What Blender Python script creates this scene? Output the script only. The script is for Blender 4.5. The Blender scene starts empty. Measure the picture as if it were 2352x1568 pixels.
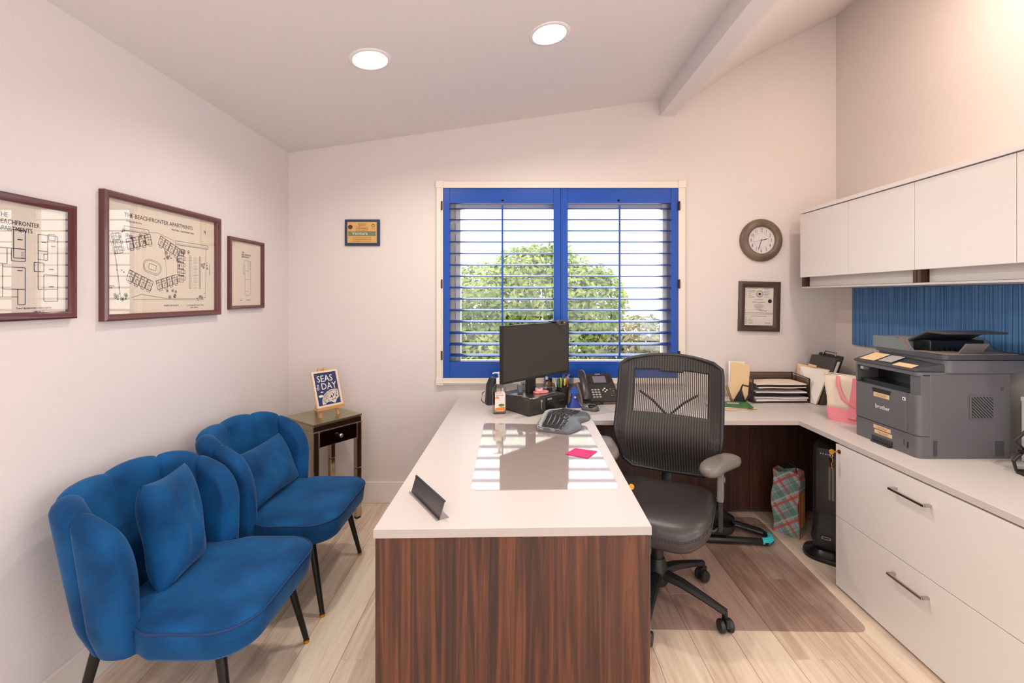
import bpy, bmesh, math, random
from mathutils import Vector, Matrix, noise

# ------------------------------------------------------------ camera, world, lights
random.seed(7)
SC = bpy.context.scene
COL = SC.collection
FPX = 1045.33; CX, CY, HC = 1187.0, 681.0, 1.45          # focal length and principal point in photo pixels, eye height
cam = bpy.data.cameras.new('camera'); camo = bpy.data.objects.new('camera', cam); COL.objects.link(camo)
cam.sensor_width = 36.0; cam.lens = 36.0 * FPX / 2352.0
cam.shift_x = -(CX - 1176.0) / 2352.0; cam.shift_y = (CY - 784.0) / 2352.0
cam.clip_start = 0.05; cam.clip_end = 200
camo.location = (0, 0, HC); camo.rotation_euler = (math.pi / 2, 0, 0)
SC.camera = camo
SC.view_settings.view_transform = 'Standard'; SC.view_settings.look = 'None'
SC.view_settings.gamma = 1.0; SC.view_settings.use_curve_mapping = False
SC.view_settings.exposure = -0.06
wd = bpy.data.worlds.new('sky'); SC.world = wd; wd.use_nodes = True
wd.node_tree.nodes['Background'].inputs[0].default_value = (0.93, 0.97, 1.0, 1)
wd.node_tree.nodes['Background'].inputs[1].default_value = 2.4
def area(name, loc, rot, sx, sy, power, col):
    l = bpy.data.lights.new(name, 'AREA'); l.shape = 'RECTANGLE'; l.size = sx; l.size_y = sy
    l.energy = power; l.color = col
    o = bpy.data.objects.new(name, l); o.location = loc; o.rotation_euler = rot; COL.objects.link(o); return o
# area light added as ambient fill, in the unseen rear opening behind the camera
area('rear_fill', (0.3, -1.92, 1.35), (math.radians(90), 0, 0), 3.0, 2.0, 4, (0.90, 0.95, 1.0))
# cool fill light added at the right behind the camera; the wall there is closed
area('side_fill', (2.20, -0.75, 1.25), (math.radians(90), 0, math.radians(90)), 1.5, 2.0, 46, (0.86, 0.93, 1.0))
# daylight entering at the shuttered window
area('window_daylight', (0.31, 3.42, 1.6), (math.radians(-80), 0, 0), 1.6, 1.2, 10, (0.95, 0.98, 1.0))
WARM = (1.0, 0.92, 0.83)

# ------------------------------------------------------------ helpers
def lin(c):
    return tuple(((v / 255) / 12.92 if v / 255 <= 0.04045 else ((v / 255 + 0.055) / 1.055) ** 2.4) for v in c)
def U(px, py, x=None, y=None, z=None):
    """point seen at photo pixel px,py lying on the given world plane"""
    a = (px - CX) / FPX; b = (CY - py) / FPX
    if y is None:
        y = (z - HC) / b if z is not None else x / a
    return Vector((a * y, y, HC + b * y))
def RZ(a): return Matrix.Rotation(a, 4, 'Z')
def RX(a): return Matrix.Rotation(a, 4, 'X')
def RY(a): return Matrix.Rotation(a, 4, 'Y')
def T(x, y, z): return Matrix.Translation((x, y, z))
R = math.radians
def basis(o, xa, ya):
    xa = Vector(xa).normalized(); ya = Vector(ya); za = xa.cross(ya).normalized(); ya = za.cross(xa)
    m = Matrix((xa, ya, za)).transposed().to_4x4(); m.translation = Vector(o); return m
def FRONT(x, y, z): return basis((x, y, z), (1, 0, 0), (0, 0, 1))      # flat print facing -y
def TOP(x, y, z, a=0): return T(x, y, z) @ RZ(a)
def rr(w, h, r, n=5, cx=0, cy=0):
    r = min(r, w / 2 - 1e-5, h / 2 - 1e-5); o = []
    for qx, qy, a0 in ((1, 1, 0), (-1, 1, 90), (-1, -1, 180), (1, -1, 270)):
        for i in range(n + 1):
            a = R(a0 + 90 * i / n)
            o.append((cx + qx * (w / 2 - r) + r * math.cos(a), cy + qy * (h / 2 - r) + r * math.sin(a)))
    return o
def resample(pts, n):
    L = [math.dist(p, pts[(i + 1) % len(pts)]) for i, p in enumerate(pts)]; tot = sum(L); o = []; i = 0; acc = 0
    for k in range(n):
        t = tot * k / n
        while acc + L[i] < t: acc += L[i]; i += 1
        f = (t - acc) / L[i] if L[i] else 0; p = pts[i]; q = pts[(i + 1) % len(pts)]; o.append((p[0] + (q[0] - p[0]) * f, p[1] + (q[1] - p[1]) * f))
    return o
class B:
    def __init__(s): s.bm = bmesh.new()
    def face(s, pts):
        vs = [s.bm.verts.new(p) for p in pts]
        try: s.bm.faces.new(vs)
        except ValueError: pass
        return s
    def hexa(s, p, M=None):
        v = [s.bm.verts.new((M @ Vector(q)) if M else q) for q in p]
        for f in ((0, 3, 2, 1), (4, 5, 6, 7), (0, 1, 5, 4), (1, 2, 6, 5), (2, 3, 7, 6), (3, 0, 4, 7)):
            s.bm.faces.new([v[i] for i in f])
        return s
    def box(s, x0, x1, y0, y1, z0, z1, M=None):
        return s.hexa([(x0, y0, z0), (x1, y0, z0), (x1, y1, z0), (x0, y1, z0), (x0, y0, z1), (x1, y0, z1), (x1, y1, z1), (x0, y1, z1)], M)
    def rings(s, rings, cap=True, closed=False):
        vv = [[s.bm.verts.new(p) for p in r] for r in rings]; n = len(vv[0]); m = len(vv)
        for i in range(m if closed else m - 1):
            a = vv[i]; b = vv[(i + 1) % m]
            for j in range(n):
                k = (j + 1) % n
                s.bm.faces.new((a[j], a[k], b[k], b[j]))
        if cap and not closed:
            s.bm.faces.new(list(reversed(vv[0]))); s.bm.faces.new(vv[-1])
        return s
    def prism(s, poly, z0, z1, M=None):
        f = lambda p, z: (M @ Vector((p[0], p[1], z))) if M else Vector((p[0], p[1], z))
        return s.rings([[f(p, z0) for p in poly], [f(p, z1) for p in poly]])
    def cyl(s, p0, p1, r0, r1=None, n=16):
        p0 = Vector(p0); p1 = Vector(p1); r1 = r0 if r1 is None else r1
        d = (p1 - p0).normalized(); a = d.orthogonal().normalized(); b = d.cross(a)
        return s.rings([[p + (a * math.cos(2 * math.pi * i / n) + b * math.sin(2 * math.pi * i / n)) * r for i in range(n)] for p, r in ((p0, r0), (p1, r1))])
    def lathe(s, prof, n=24, M=None, cap=True):
        rg = []
        for r, z in prof:
            rg.append([(M @ Vector((r * math.cos(2 * math.pi * i / n), r * math.sin(2 * math.pi * i / n), z))) if M else Vector((r * math.cos(2 * math.pi * i / n), r * math.sin(2 * math.pi * i / n), z)) for i in range(n)])
        return s.rings(rg, cap)
    def tube(s, pts, r, n=8, closed=False, flat=None, up=(0, 0, 1)):
        pts = [Vector(p) for p in pts]; m = len(pts); rg = []; up = Vector(up)
        for i, p in enumerate(pts):
            if closed: d = pts[(i + 1) % m] - pts[i - 1]
            else: d = pts[min(i + 1, m - 1)] - pts[max(i - 1, 0)]
            d.normalize(); a = d.cross(up)
            if a.length < 1e-3: a = d.cross(Vector((1, 0, 0.01)))
            a.normalize(); b = a.cross(d).normalized()
            ri = r[i] if isinstance(r, (list, tuple)) else r
            rb = ri * (flat or 1)
            rg.append([p + a * math.cos(2 * math.pi * j / n) * ri + b * math.sin(2 * math.pi * j / n) * rb for j in range(n)])
        return s.rings(rg, True, closed)
    def grid(s, fn, nu, nv, skip=None):
        vv = [[s.bm.verts.new(fn(i / nu, j / nv)) for j in range(nv + 1)] for i in range(nu + 1)]
        for i in range(nu):
            for j in range(nv):
                if skip and skip((i + .5) / nu, (j + .5) / nv): continue
                s.bm.faces.new((vv[i][j], vv[i + 1][j], vv[i + 1][j + 1], vv[i][j + 1]))
        return s
    def ell(s, c, rx, ry, rz, M=None, n=16, m=10):
        c = Vector(c); rg = []
        for j in range(1, m):
            t = math.pi * j / m
            rg.append([(lambda q: (M @ q) if M else q)(c + Vector((rx * math.sin(t) * math.cos(2 * math.pi * i / n), ry * math.sin(t) * math.sin(2 * math.pi * i / n), -rz * math.cos(t)))) for i in range(n)])
        return s.rings(rg)
    def text(s, body, size, M, align='CENTER', depth=0.0002, sx=1.0):
        cu = bpy.data.curves.new('t', 'FONT'); cu.body = body; cu.size = size; cu.align_x = align; cu.extrude = depth
        cu.resolution_u = 2
        ob = bpy.data.objects.new('t', cu); me = bpy.data.meshes.new_from_object(ob)
        me.transform(M @ Matrix.Diagonal((sx, 1, 1, 1))); s.bm.from_mesh(me)
        bpy.data.objects.remove(ob); bpy.data.meshes.remove(me); bpy.data.curves.remove(cu); return s
    def line(s, a, b, w, M, z=0):
        w = w * 1.25
        a = Vector((a[0], a[1], z)); b = Vector((b[0], b[1], z)); d = (b - a)
        if d.length < 1e-6: return s
        n = Vector((-d.y, d.x, 0)).normalized() * w / 2
        return s.face([M @ (a - n), M @ (b - n), M @ (b + n), M @ (a + n)])
    def pline(s, pts, w, M, closed=False, z=0):
        for i in range(len(pts) - (0 if closed else 1)): s.line(pts[i], pts[(i + 1) % len(pts)], w, M, z)
        return s
    def rect(s, x0, y0, x1, y1, w, M): return s.pline([(x0, y0), (x1, y0), (x1, y1), (x0, y1)], w, M, True)
    def disc(s, c, r, M, n=10): return s.face([M @ Vector((c[0] + r * math.cos(2 * math.pi * i / n), c[1] + r * math.sin(2 * math.pi * i / n), 0)) for i in range(n)])
def obj(name, b, mat, parent=None, bevel=0, smooth=False, subd=0, solid=0, loc=None, rotz=None, seg=2, flip=True):
    me = bpy.data.meshes.new(name)
    if flip: bmesh.ops.recalc_face_normals(b.bm, faces=b.bm.faces)
    b.bm.to_mesh(me); b.bm.free(); me.materials.append(mat)
    if smooth:
        me.polygons.foreach_set('use_smooth', [True] * len(me.polygons))
    o = bpy.data.objects.new(name, me); COL.objects.link(o)
    if parent: o.parent = parent
    if loc: o.location = loc
    if rotz: o.rotation_euler = (0, 0, rotz)
    if solid:
        m = o.modifiers.new('s', 'SOLIDIFY'); m.thickness = solid; m.offset = 0
    if bevel:
        m = o.modifiers.new('b', 'BEVEL'); m.width = bevel; m.segments = seg; m.limit_method = 'ANGLE'; m.angle_limit = R(35)
        if smooth: m.harden_normals = False
    if subd:
        m = o.modifiers.new('d', 'SUBSURF'); m.levels = subd; m.render_levels = subd
    if smooth == 'auto':
        try: me.set_sharp_from_angle(angle=R(38))
        except Exception: pass
    return o
def thing(name, label, cat, loc=(0, 0, 0), rotz=0, group=None, rot=None):
    o = bpy.data.objects.new(name, None); COL.objects.link(o); o.empty_display_size = 0.05
    o.location = loc; o.rotation_euler = rot or (0, 0, rotz); o['label'] = label; o['category'] = cat
    if group: o['group'] = group
    return o
def tag(o, label, cat, group=None):
    o['label'] = label; o['category'] = cat
    if group: o['group'] = group
    return o
def struct(o): o['kind'] = 'structure'; return o
def sempty(name, loc=(0, 0, 0)):
    o = bpy.data.objects.new(name, None); COL.objects.link(o); o.location = loc; o['kind'] = 'structure'; return o
def lab(o, l): o['label'] = l; return o
def stuff(o): o['kind'] = 'stuff'; return o

# ------------------------------------------------------------ materials
def mat(name, col, rough=0.5, metal=0.0, spec=None, emit=0, sheen=0, coat=0, alpha=None, bump=None, trans=0, ior=None):
    m = bpy.data.materials.new(name); m.use_nodes = True; nt = m.node_tree; p = nt.nodes['Principled BSDF']
    c = lin(col) + (1,)
    p.inputs['Base Color'].default_value = c; p.inputs['Roughness'].default_value = rough; p.inputs['Metallic'].default_value = metal
    if spec is not None: p.inputs['Specular IOR Level'].default_value = spec
    if emit: p.inputs['Emission Color'].default_value = c; p.inputs['Emission Strength'].default_value = emit
    if sheen: p.inputs['Sheen Weight'].default_value = sheen; p.inputs['Sheen Roughness'].default_value = 0.35; p.inputs['Sheen Tint'].default_value = lin((150, 190, 235)) + (1,)
    if coat: p.inputs['Coat Weight'].default_value = coat; p.inputs['Coat Roughness'].default_value = 0.08
    if trans: p.inputs['Transmission Weight'].default_value = trans
    if ior: p.inputs['IOR'].default_value = ior
    if bump:
        sc, st, dist = bump
        tc = nt.nodes.new('ShaderNodeTexCoord'); n = nt.nodes.new('ShaderNodeTexNoise'); n.inputs['Scale'].default_value = sc; n.inputs['Detail'].default_value = 3
        b = nt.nodes.new('ShaderNodeBump'); b.inputs['Strength'].default_value = st; b.inputs['Distance'].default_value = dist
        nt.links.new(tc.outputs['Object'], n.inputs['Vector']); nt.links.new(n.outputs['Fac'], b.inputs['Height']); nt.links.new(b.outputs['Normal'], p.inputs['Normal'])
    return m
def N(m, t): return m.node_tree.nodes.new(t)
def ramp(m, stops):
    r = N(m, 'ShaderNodeValToRGB'); e = r.color_ramp.elements
    while len(e) < len(stops): e.new(0.5)
    for i, (p, c) in enumerate(stops): e[i].position = p; e[i].color = lin(c) + (1,)
    return r
def wood(name, stops, sc, rough=0.45, rnd=False, dist=1.2, sc2=None, bump=0.15, coat=0):
    m = mat(name, (128, 128, 128), rough, coat=coat); nt = m.node_tree; L = nt.links.new; p = nt.nodes['Principled BSDF']
    tc = N(m, 'ShaderNodeTexCoord'); mp = N(m, 'ShaderNodeMapping'); mp.inputs['Scale'].default_value = sc
    L(tc.outputs['Object'], mp.inputs['Vector'])
    if rnd:
        oi = N(m, 'ShaderNodeObjectInfo'); mu = N(m, 'ShaderNodeMath'); mu.operation = 'MULTIPLY'; mu.inputs[1].default_value = 57.0
        L(oi.outputs['Random'], mu.inputs[0]); L(mu.outputs[0], mp.inputs['Location'])
    n1 = N(m, 'ShaderNodeTexNoise'); n1.inputs['Scale'].default_value = 1; n1.inputs['Detail'].default_value = 8; n1.inputs['Roughness'].default_value = 0.62; n1.inputs['Distortion'].default_value = dist
    mp2 = N(m, 'ShaderNodeMapping'); mp2.inputs['Scale'].default_value = sc2 or tuple(v * 0.28 for v in sc)
    L(tc.outputs['Object'], mp2.inputs['Vector'])
    if rnd: L(mu.outputs[0], mp2.inputs['Location'])
    n2 = N(m, 'ShaderNodeTexNoise'); n2.inputs['Scale'].default_value = 1; n2.inputs['Detail'].default_value = 3; n2.inputs['Distortion'].default_value = 0.6
    L(mp.outputs[0], n1.inputs['Vector']); L(mp2.outputs[0], n2.inputs['Vector'])
    mx = N(m, 'ShaderNodeMath'); mx.operation = 'MULTIPLY_ADD'; mx.inputs[1].default_value = 0.55
    m3 = N(m, 'ShaderNodeMath'); m3.operation = 'MULTIPLY'; m3.inputs[1].default_value = 0.45
    L(n2.outputs['Fac'], m3.inputs[0]); L(n1.outputs['Fac'], mx.inputs[0]); L(m3.outputs[0], mx.inputs[2])
    last = mx.outputs[0]
    if rnd:
        a = N(m, 'ShaderNodeMath'); a.operation = 'MULTIPLY_ADD'; a.inputs[1].default_value = 0.16; a.inputs[2].default_value = -0.08
        L(oi.outputs['Random'], a.inputs[0]); s = N(m, 'ShaderNodeMath'); s.operation = 'ADD'; L(a.outputs[0], s.inputs[0]); L(last, s.inputs[1]); last = s.outputs[0]
    r = ramp(m, stops); L(last, r.inputs[0]); L(r.outputs[0], p.inputs['Base Color'])
    b = N(m, 'ShaderNodeBump'); b.inputs['Strength'].default_value = bump; b.inputs['Distance'].default_value = 0.001
    L(n1.outputs['Fac'], b.inputs['Height']); L(b.outputs[0], p.inputs['Normal'])
    return m
def mottled(name, c1, c2, sc, rough, sheen=0, bump=0.0, lo=0.35, hi=0.65, spec=None):
    m = mat(name, c1, rough, sheen=sheen, spec=spec); L = m.node_tree.links.new; p = m.node_tree.nodes['Principled BSDF']
    tc = N(m, 'ShaderNodeTexCoord'); n = N(m, 'ShaderNodeTexNoise'); n.inputs['Scale'].default_value = sc; n.inputs['Detail'].default_value = 3
    L(tc.outputs['Object'], n.inputs['Vector']); r = ramp(m, [(lo, c1), (hi, c2)]); L(n.outputs['Fac'], r.inputs[0]); L(r.outputs[0], p.inputs['Base Color'])
    if bump:
        b = N(m, 'ShaderNodeBump'); b.inputs['Strength'].default_value = bump; b.inputs['Distance'].default_value = 0.002
        L(n.outputs['Fac'], b.inputs['Height']); L(b.outputs[0], p.inputs['Normal'])
    return m
M_wall = mat('wall_paint', (224, 215, 214), 0.75, bump=(90, 0.22, 0.004))
M_wallw = mat('wall_paint_warm', (223, 211, 206), 0.75, bump=(90, 0.22, 0.004))
M_ceil = mat('ceiling_paint', (229, 223, 220), 0.8, bump=(60, 0.1, 0.003))
M_trim = mat('trim_paint', (232, 222, 216), 0.4)
M_case = mat('casing_paint', (232, 218, 204), 0.45)
M_floor = wood('oak_plank', [(0.28, (166, 140, 120)), (0.40, (200, 174, 152)), (0.52, (222, 200, 178)), (0.66, (236, 218, 198))], (26, 1.7, 26), 0.42, rnd=True, dist=1.6, sc2=(6, 0.9, 6))
M_sub = mat('subfloor', (60, 48, 40), 0.9)
M_wal = wood('walnut_laminate', [(0.36, (34, 19, 14)), (0.45, (62, 35, 25)), (0.51, (82, 46, 32)), (0.56, (106, 60, 38)), (0.62, (60, 33, 23)), (0.68, (88, 49, 32))], (34, 34, 1.0), 0.42, dist=1.4, sc2=(5, 5, 0.35))
M_wald = wood('dark_walnut_laminate', [(0.35, (42, 24, 20)), (0.5, (70, 38, 28)), (0.62, (86, 48, 34))], (26, 26, 1.0), 0.45, dist=1.4, sc2=(6, 6, 0.4))
M_lam = mat('white_laminate', (208, 200, 195), 0.38)
M_cab = mat('cabinet_laminate', (232, 226, 221), 0.34)
M_dark = mat('shadow_gap', (52, 34, 28), 0.7)
M_blue = mat('shutter_blue', (6, 72, 166), 0.34, spec=.4)
M_velvet = mottled('blue_velvet', (6, 54, 100), (14, 84, 138), 5.0, 0.8, sheen=0.3, spec=0.2, bump=0.0)
M_blk = mat('black_plastic', (32, 31, 32), 0.42)
M_blks = mat('black_gloss', (24, 24, 26), 0.18)
M_leg = mat('black_leg_metal', (22, 20, 19), 0.4, 0.3)
M_gold = mat('brass', (214, 160, 70), 0.25, 1.0)
M_chrome = mat('brushed_nickel', (190, 182, 176), 0.28, 1.0)
M_steel = mat('dark_steel', (140, 134, 130), 0.42, 1.0)
M_mirror = mat('mirror_glass', (196, 186, 166), 0.06, 1.0)
M_mirt = mat('frosted_mirror_top', (178, 170, 140), 0.3, 0.9)
M_black_edge = mat('mirror_edge', (205, 198, 178), 0.2, 0.8)
M_paper = mat('paper', (236, 228, 222), 0.8)
M_cream = mat('cream_print_paper', (226, 212, 194), 0.8)
M_ink = mat('ink', (42, 38, 40), 0.8)
M_inks = mat('soft_ink', (120, 112, 112), 0.8)
M_mahog = mat('mahogany_frame', (92, 44, 44), 0.3, coat=0.4)
M_mahd = mat('dark_wood_frame', (74, 52, 44), 0.4, coat=0.2)
M_white = mat('white_plastic', (236, 232, 228), 0.35)
M_lens = mat('lit_lens', (255, 240, 220), 0.5, emit=14)
M_baf = mat('lamp_baffle', (248, 238, 226), 0.5)
def glassmat(name, tint=(255, 255, 255), refl=0.08, rough=0.0):
    m = bpy.data.materials.new(name); m.use_nodes = True; nt = m.node_tree; nt.nodes.clear()
    o = nt.nodes.new('ShaderNodeOutputMaterial'); t = nt.nodes.new('ShaderNodeBsdfTransparent'); g = nt.nodes.new('ShaderNodeBsdfGlossy'); mx = nt.nodes.new('ShaderNodeMixShader')
    t.inputs[0].default_value = lin(tint) + (1,); g.inputs['Roughness'].default_value = rough
    f = nt.nodes.new('ShaderNodeLayerWeight'); f.inputs[0].default_value = .5; pw = nt.nodes.new('ShaderNodeMath'); pw.operation = 'POWER'; pw.inputs[1].default_value = 4.0
    k = nt.nodes.new('ShaderNodeMath'); k.operation = 'MULTIPLY_ADD'; k.inputs[1].default_value = .9; k.inputs[2].default_value = .04 + refl; k.use_clamp = True
    nt.links.new(f.outputs['Facing'], pw.inputs[0]); nt.links.new(pw.outputs[0], k.inputs[0]); nt.links.new(k.outputs[0], mx.inputs[0]); nt.links.new(t.outputs[0], mx.inputs[1]); nt.links.new(g.outputs[0], mx.inputs[2]); nt.links.new(mx.outputs[0], o.inputs[0])
    return m
M_glass = glassmat('picture_glass', refl=0.06)
M_pane = glassmat('window_glass', refl=0.0)
M_pad = glassmat('clear_vinyl', (252, 249, 248), 0.05, 0.05)
M_mat = glassmat('smoked_vinyl', (245, 241, 243), 0.0, 0.25)
M_bottle = glassmat('clear_plastic', (236, 232, 226), 0.05, 0.05)
# ------------------------------------------------------------ room shell
XL, XR, YB, YR = -1.61, 2.252, 3.211, -2.0
def ceilz(x): return 2.464 + 0.1433 * (x - XL)
prof = [(XL - .1, ceilz(XL - .1)), (XL, 2.464), (1.06, ceilz(1.06)), (1.10, 2.80), (1.238, 2.845), (1.376, 2.943), (1.52, 3.045), (1.653, 3.127), (1.85, 3.232), (2.089, 3.345), (XR, 3.425), (XR + .1, 3.47)]
DL = []
for px, py in ((850, 137), (1262, 78)):
    ax = (px - CX) / (CY - py); X = ax * (2.464 + .1433 * 1.61 - HC) / (1 - .1433 * ax); Z = ceilz(X)
    DL.append((X, FPX * (Z - HC) / (CY - py)))
DL += [(-.708, -.7), (.1576, -.7)]
b = B()
pr = [p for p in prof if p[0] > 1.0]
lo = [(x, z) for x, z in pr]; hi = [(x, z + 0.12) for x, z in reversed(pr)]
b.rings([[Vector((x, y, z)) for x, z in lo + hi] for y in (YR - .1, YB + .14)])
# the flat slope left of the beam, with round openings for the recessed lights
sl = math.atan(.1433); cs = math.cos(sl)
cu = bpy.data.curves.new('c', 'CURVE'); cu.dimensions = '2D'; cu.fill_mode = 'BOTH'; cu.extrude = .06
def spl(pts):
    sp = cu.splines.new('POLY'); sp.points.add(len(pts) - 1); sp.use_cyclic_u = True
    for q, p in zip(sp.points, pts): q.co = (p[0], p[1], 0, 1)
spl([(-.1, YR - .1), ((1.06 - XL) / cs, YR - .1), ((1.06 - XL) / cs, YB + .14), (-.1, YB + .14)])
for X, Y in DL: spl([((X - XL) / cs + .079 * math.cos(2 * math.pi * i / 40), Y + .079 * math.sin(2 * math.pi * i / 40)) for i in range(40)])
co = bpy.data.objects.new('c', cu); me = bpy.data.meshes.new_from_object(co)
me.transform(T(XL, 0, 2.464) @ RY(-sl) @ T(0, 0, .06)); b.bm.from_mesh(me)
bpy.data.objects.remove(co); bpy.data.meshes.remove(me); bpy.data.curves.remove(cu)
struct(obj('ceiling', b, M_ceil))
b = B(); b.box(XL - .2, 1.1, YR - .1, YB + .14, 3.0, 3.02); o = struct(obj('trim_3', b, M_sub)); o['label'] = 'roof deck above the ceiling'
b = B(); b.box(XL - .12, XL, YR - .1, YB + .14, -.05, 2.475); struct(obj('wall_left', b, M_wall))
b = B(); b.box(XR, XR + .12, YR - .1, YB + .14, -.05, 3.44); struct(obj('wall_right', b, M_wallw))
# back wall: four pieces round the window opening, one mesh
OX0, OX1, OZ0, OZ1 = -0.525, 1.145, 0.872, 2.222
b = B()
for x0, x1, z0, z1 in ((XL, OX0, -.05, 3.6), (OX1, XR, -.05, 3.6), (OX0, OX1, -.05, OZ0), (OX0, OX1, OZ1, 3.6)):
    b.box(x0, x1, YB, YB + .13, z0, z1)
struct(obj('wall_back', b, M_wallw))
b = B()
for x0, x1, z0, z1 in ((XL, -1.3, -.05, 3.6), (1.9, XR, -.05, 3.6), (-1.3, 1.9, 2.4, 3.6), (-1.3, 1.9, -.05, .3)):
    b.box(x0, x1, YR - .1, YR, z0, z1)
struct(obj('wall_rear', b, M_wall))
w2 = sempty('added_rear_window', (0.3, YR, 1.35))  # unseen rear window, added so sky and fill light reach the room
b = B()
for x in (-1.6, -0.53, 0.53, 1.56): b.box(x, x + .04, -.06, -.02, -1.05, 1.05)
b.box(-1.6, 1.6, -.06, -.02, -1.05, -1.01); b.box(-1.6, 1.6, -.06, -.02, 1.01, 1.05); obj('added_window_frame', b, M_trim, w2)
d3 = sempty('added_door', (XR, -.75, 0))  # unseen door frame added to go with the side fill light
b = B()
for y in (-.8, -.02, .76): b.box(-.04, -.002, y - .02, y + .02, 0, 2.3)
b.box(-.04, -.002, -.8, .78, 2.26, 2.34); obj('added_door_frame', b, M_trim, d3)
# ceiling beam
b = B(); b.box(1.008, 1.115, YR, YB, 2.722, 2.90); struct(obj('trim_1', b, M_ceil, bevel=.002))['label'] = 'painted ceiling beam running from the back wall'
# baseboards
b = B(); b.box(XL, XL + .015, YR, YB, 0, .148); struct(obj('baseboard_left', b, M_trim, bevel=.003))
b = B(); b.box(XL + .015, XR, YB - .015, YB, 0, .148); struct(obj('baseboard_back', b, M_trim, bevel=.003))
b = B(); b.box(XR - .015, XR, YR, YB - .015, 0, .148); struct(obj('baseboard_right', b, M_trim, bevel=.003))
# floor with planks
b = B(); b.box(XL - .1, XR + .1, YR - .1, YB + .1, -.1, -.008); fl = struct(obj('floor', b, M_sub))
pw, pl_ = 0.181, 1.22; cache = {}
def plank_mesh(w, l):
    k = (round(w, 3), round(l, 3))
    if k not in cache:
        b = B(); g = .0007; c = .0012
        b.rings([[Vector(p) for p in ((-w / 2 + g, -l / 2 + g, -.008), (w / 2 - g, -l / 2 + g, -.008), (w / 2 - g, l / 2 - g, -.008), (-w / 2 + g, l / 2 - g, -.008))],
                 [Vector(p) for p in ((-w / 2 + g, -l / 2 + g, -c), (w / 2 - g, -l / 2 + g, -c), (w / 2 - g, l / 2 - g, -c), (-w / 2 + g, l / 2 - g, -c))],
                 [Vector(p) for p in ((-w / 2 + g + c, -l / 2 + g + c, 0), (w / 2 - g - c, -l / 2 + g + c, 0), (w / 2 - g - c, l / 2 - g - c, 0), (-w / 2 + g + c, l / 2 - g - c, 0))]])
        me = bpy.data.meshes.new('plank'); bmesh.ops.recalc_face_normals(b.bm, faces=b.bm.faces); b.bm.to_mesh(me); b.bm.free(); me.materials.append(M_floor); cache[k] = me
    return cache[k]
offs = [0.0, .44, .85, .23, .66, 1.05, .35, .92, .12, .57]
x = XL; i = 0
while x < XR - .01:
    w = min(pw, XR - x); y = YB
    first = True
    while y > YR + .01:
        l = pl_ - offs[i % 10] if first else pl_
        first = False
        l = min(l, y - YR)
        if l > .02:
            o = bpy.data.objects.new('plank', plank_mesh(w, l)); COL.objects.link(o); o.parent = fl; o.location = (x + w / 2, y - l / 2, 0)
        y -= l
    x += pw; i += 1

# ------------------------------------------------------------ window with plantation shutters
win = sempty('window_1', (0.31, YB, 0.8325)); win['label'] = 'window with bright blue plantation shutters and cream casing'
def wbox(b, x0, x1, y0, y1, z0, z1): return b.box(x0 - .31, x1 - .31, y0, y1, z0 - .8325, z1 - .8325)
b = B(); cw = .046
WX0, WX1, WZ0, WZ1 = -.563, 1.181, .8325, 2.258
wbox(b, WX0, WX0 + cw, -.022, 0, WZ0, WZ1); wbox(b, WX1 - cw, WX1, -.022, 0, WZ0, WZ1)
wbox(b, WX0 + cw, WX1 - cw, -.022, 0, WZ1 - cw, WZ1); wbox(b, WX0 + cw, WX1 - cw, -.022, 0, WZ0, WZ0 + cw)
wbox(b, WX0 - .004, WX0 + cw + .002, -.028, 0, WZ1 - cw, WZ1 + .004); wbox(b, WX1 - cw - .002, WX1 + .004, -.028, 0, WZ1 - cw, WZ1 + .004)
wbox(b, WX0 - .004, WX0 + cw + .002, -.028, 0, WZ0 - .004, WZ0 + cw - .002)
wbox(b, WX0 + cw - .008, WX0 + cw, -.03, -.022, WZ0 + .03, WZ1 - .03); wbox(b, WX0 + .006, WX1 - .006, -.03, -.022, WZ0 + .01, WZ0 + .018)
obj('window_casing', b, M_case, win, bevel=.002)
# outer sash in the reveal
b = B(); sy0, sy1 = .085, .125
for x0, x1, z0, z1 in ((OX0, -.405, OZ0, OZ1), (1.048, OX1, OZ0, OZ1), (-.405, 1.048, 2.09, OZ1), (-.405, 1.048, OZ0, .992), (.29, .345, .992, 2.09)):
    wbox(b, x0, x1, sy0, sy1, z0, z1)
wbox(b, -.44, -.405, .06, .085, .96, 2.12); wbox(b, 1.048, 1.08, .06, .085, .96, 2.12); wbox(b, -.44, 1.08, .06, .085, .955, .992)
obj('window_sash', b, M_white, win, bevel=.003)
for x0, x1 in ((-.405, .29), (.345, 1.048)):
    b = B(); wbox(b, x0, x1, .10, .104, .992, 2.09); obj('pane', b, M_pane, win)
S0, S1, SM = U(1017.5, 0, y=YB).x, U(1556, 0, y=YB).x, U(1287.5, 0, y=YB).x
Z1s, Z0s = U(0, 433, y=YB).z, U(0, 866, y=YB).z
zrt, zrb = U(0, 467, y=YB).z, U(0, 830, y=YB).z
louz = [U(0, v, y=YB).z for v in (479, 504, 529.5, 555, 581.5, 608, 634, 660, 686, 712, 738, 764, 790, 815.5)]
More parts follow.
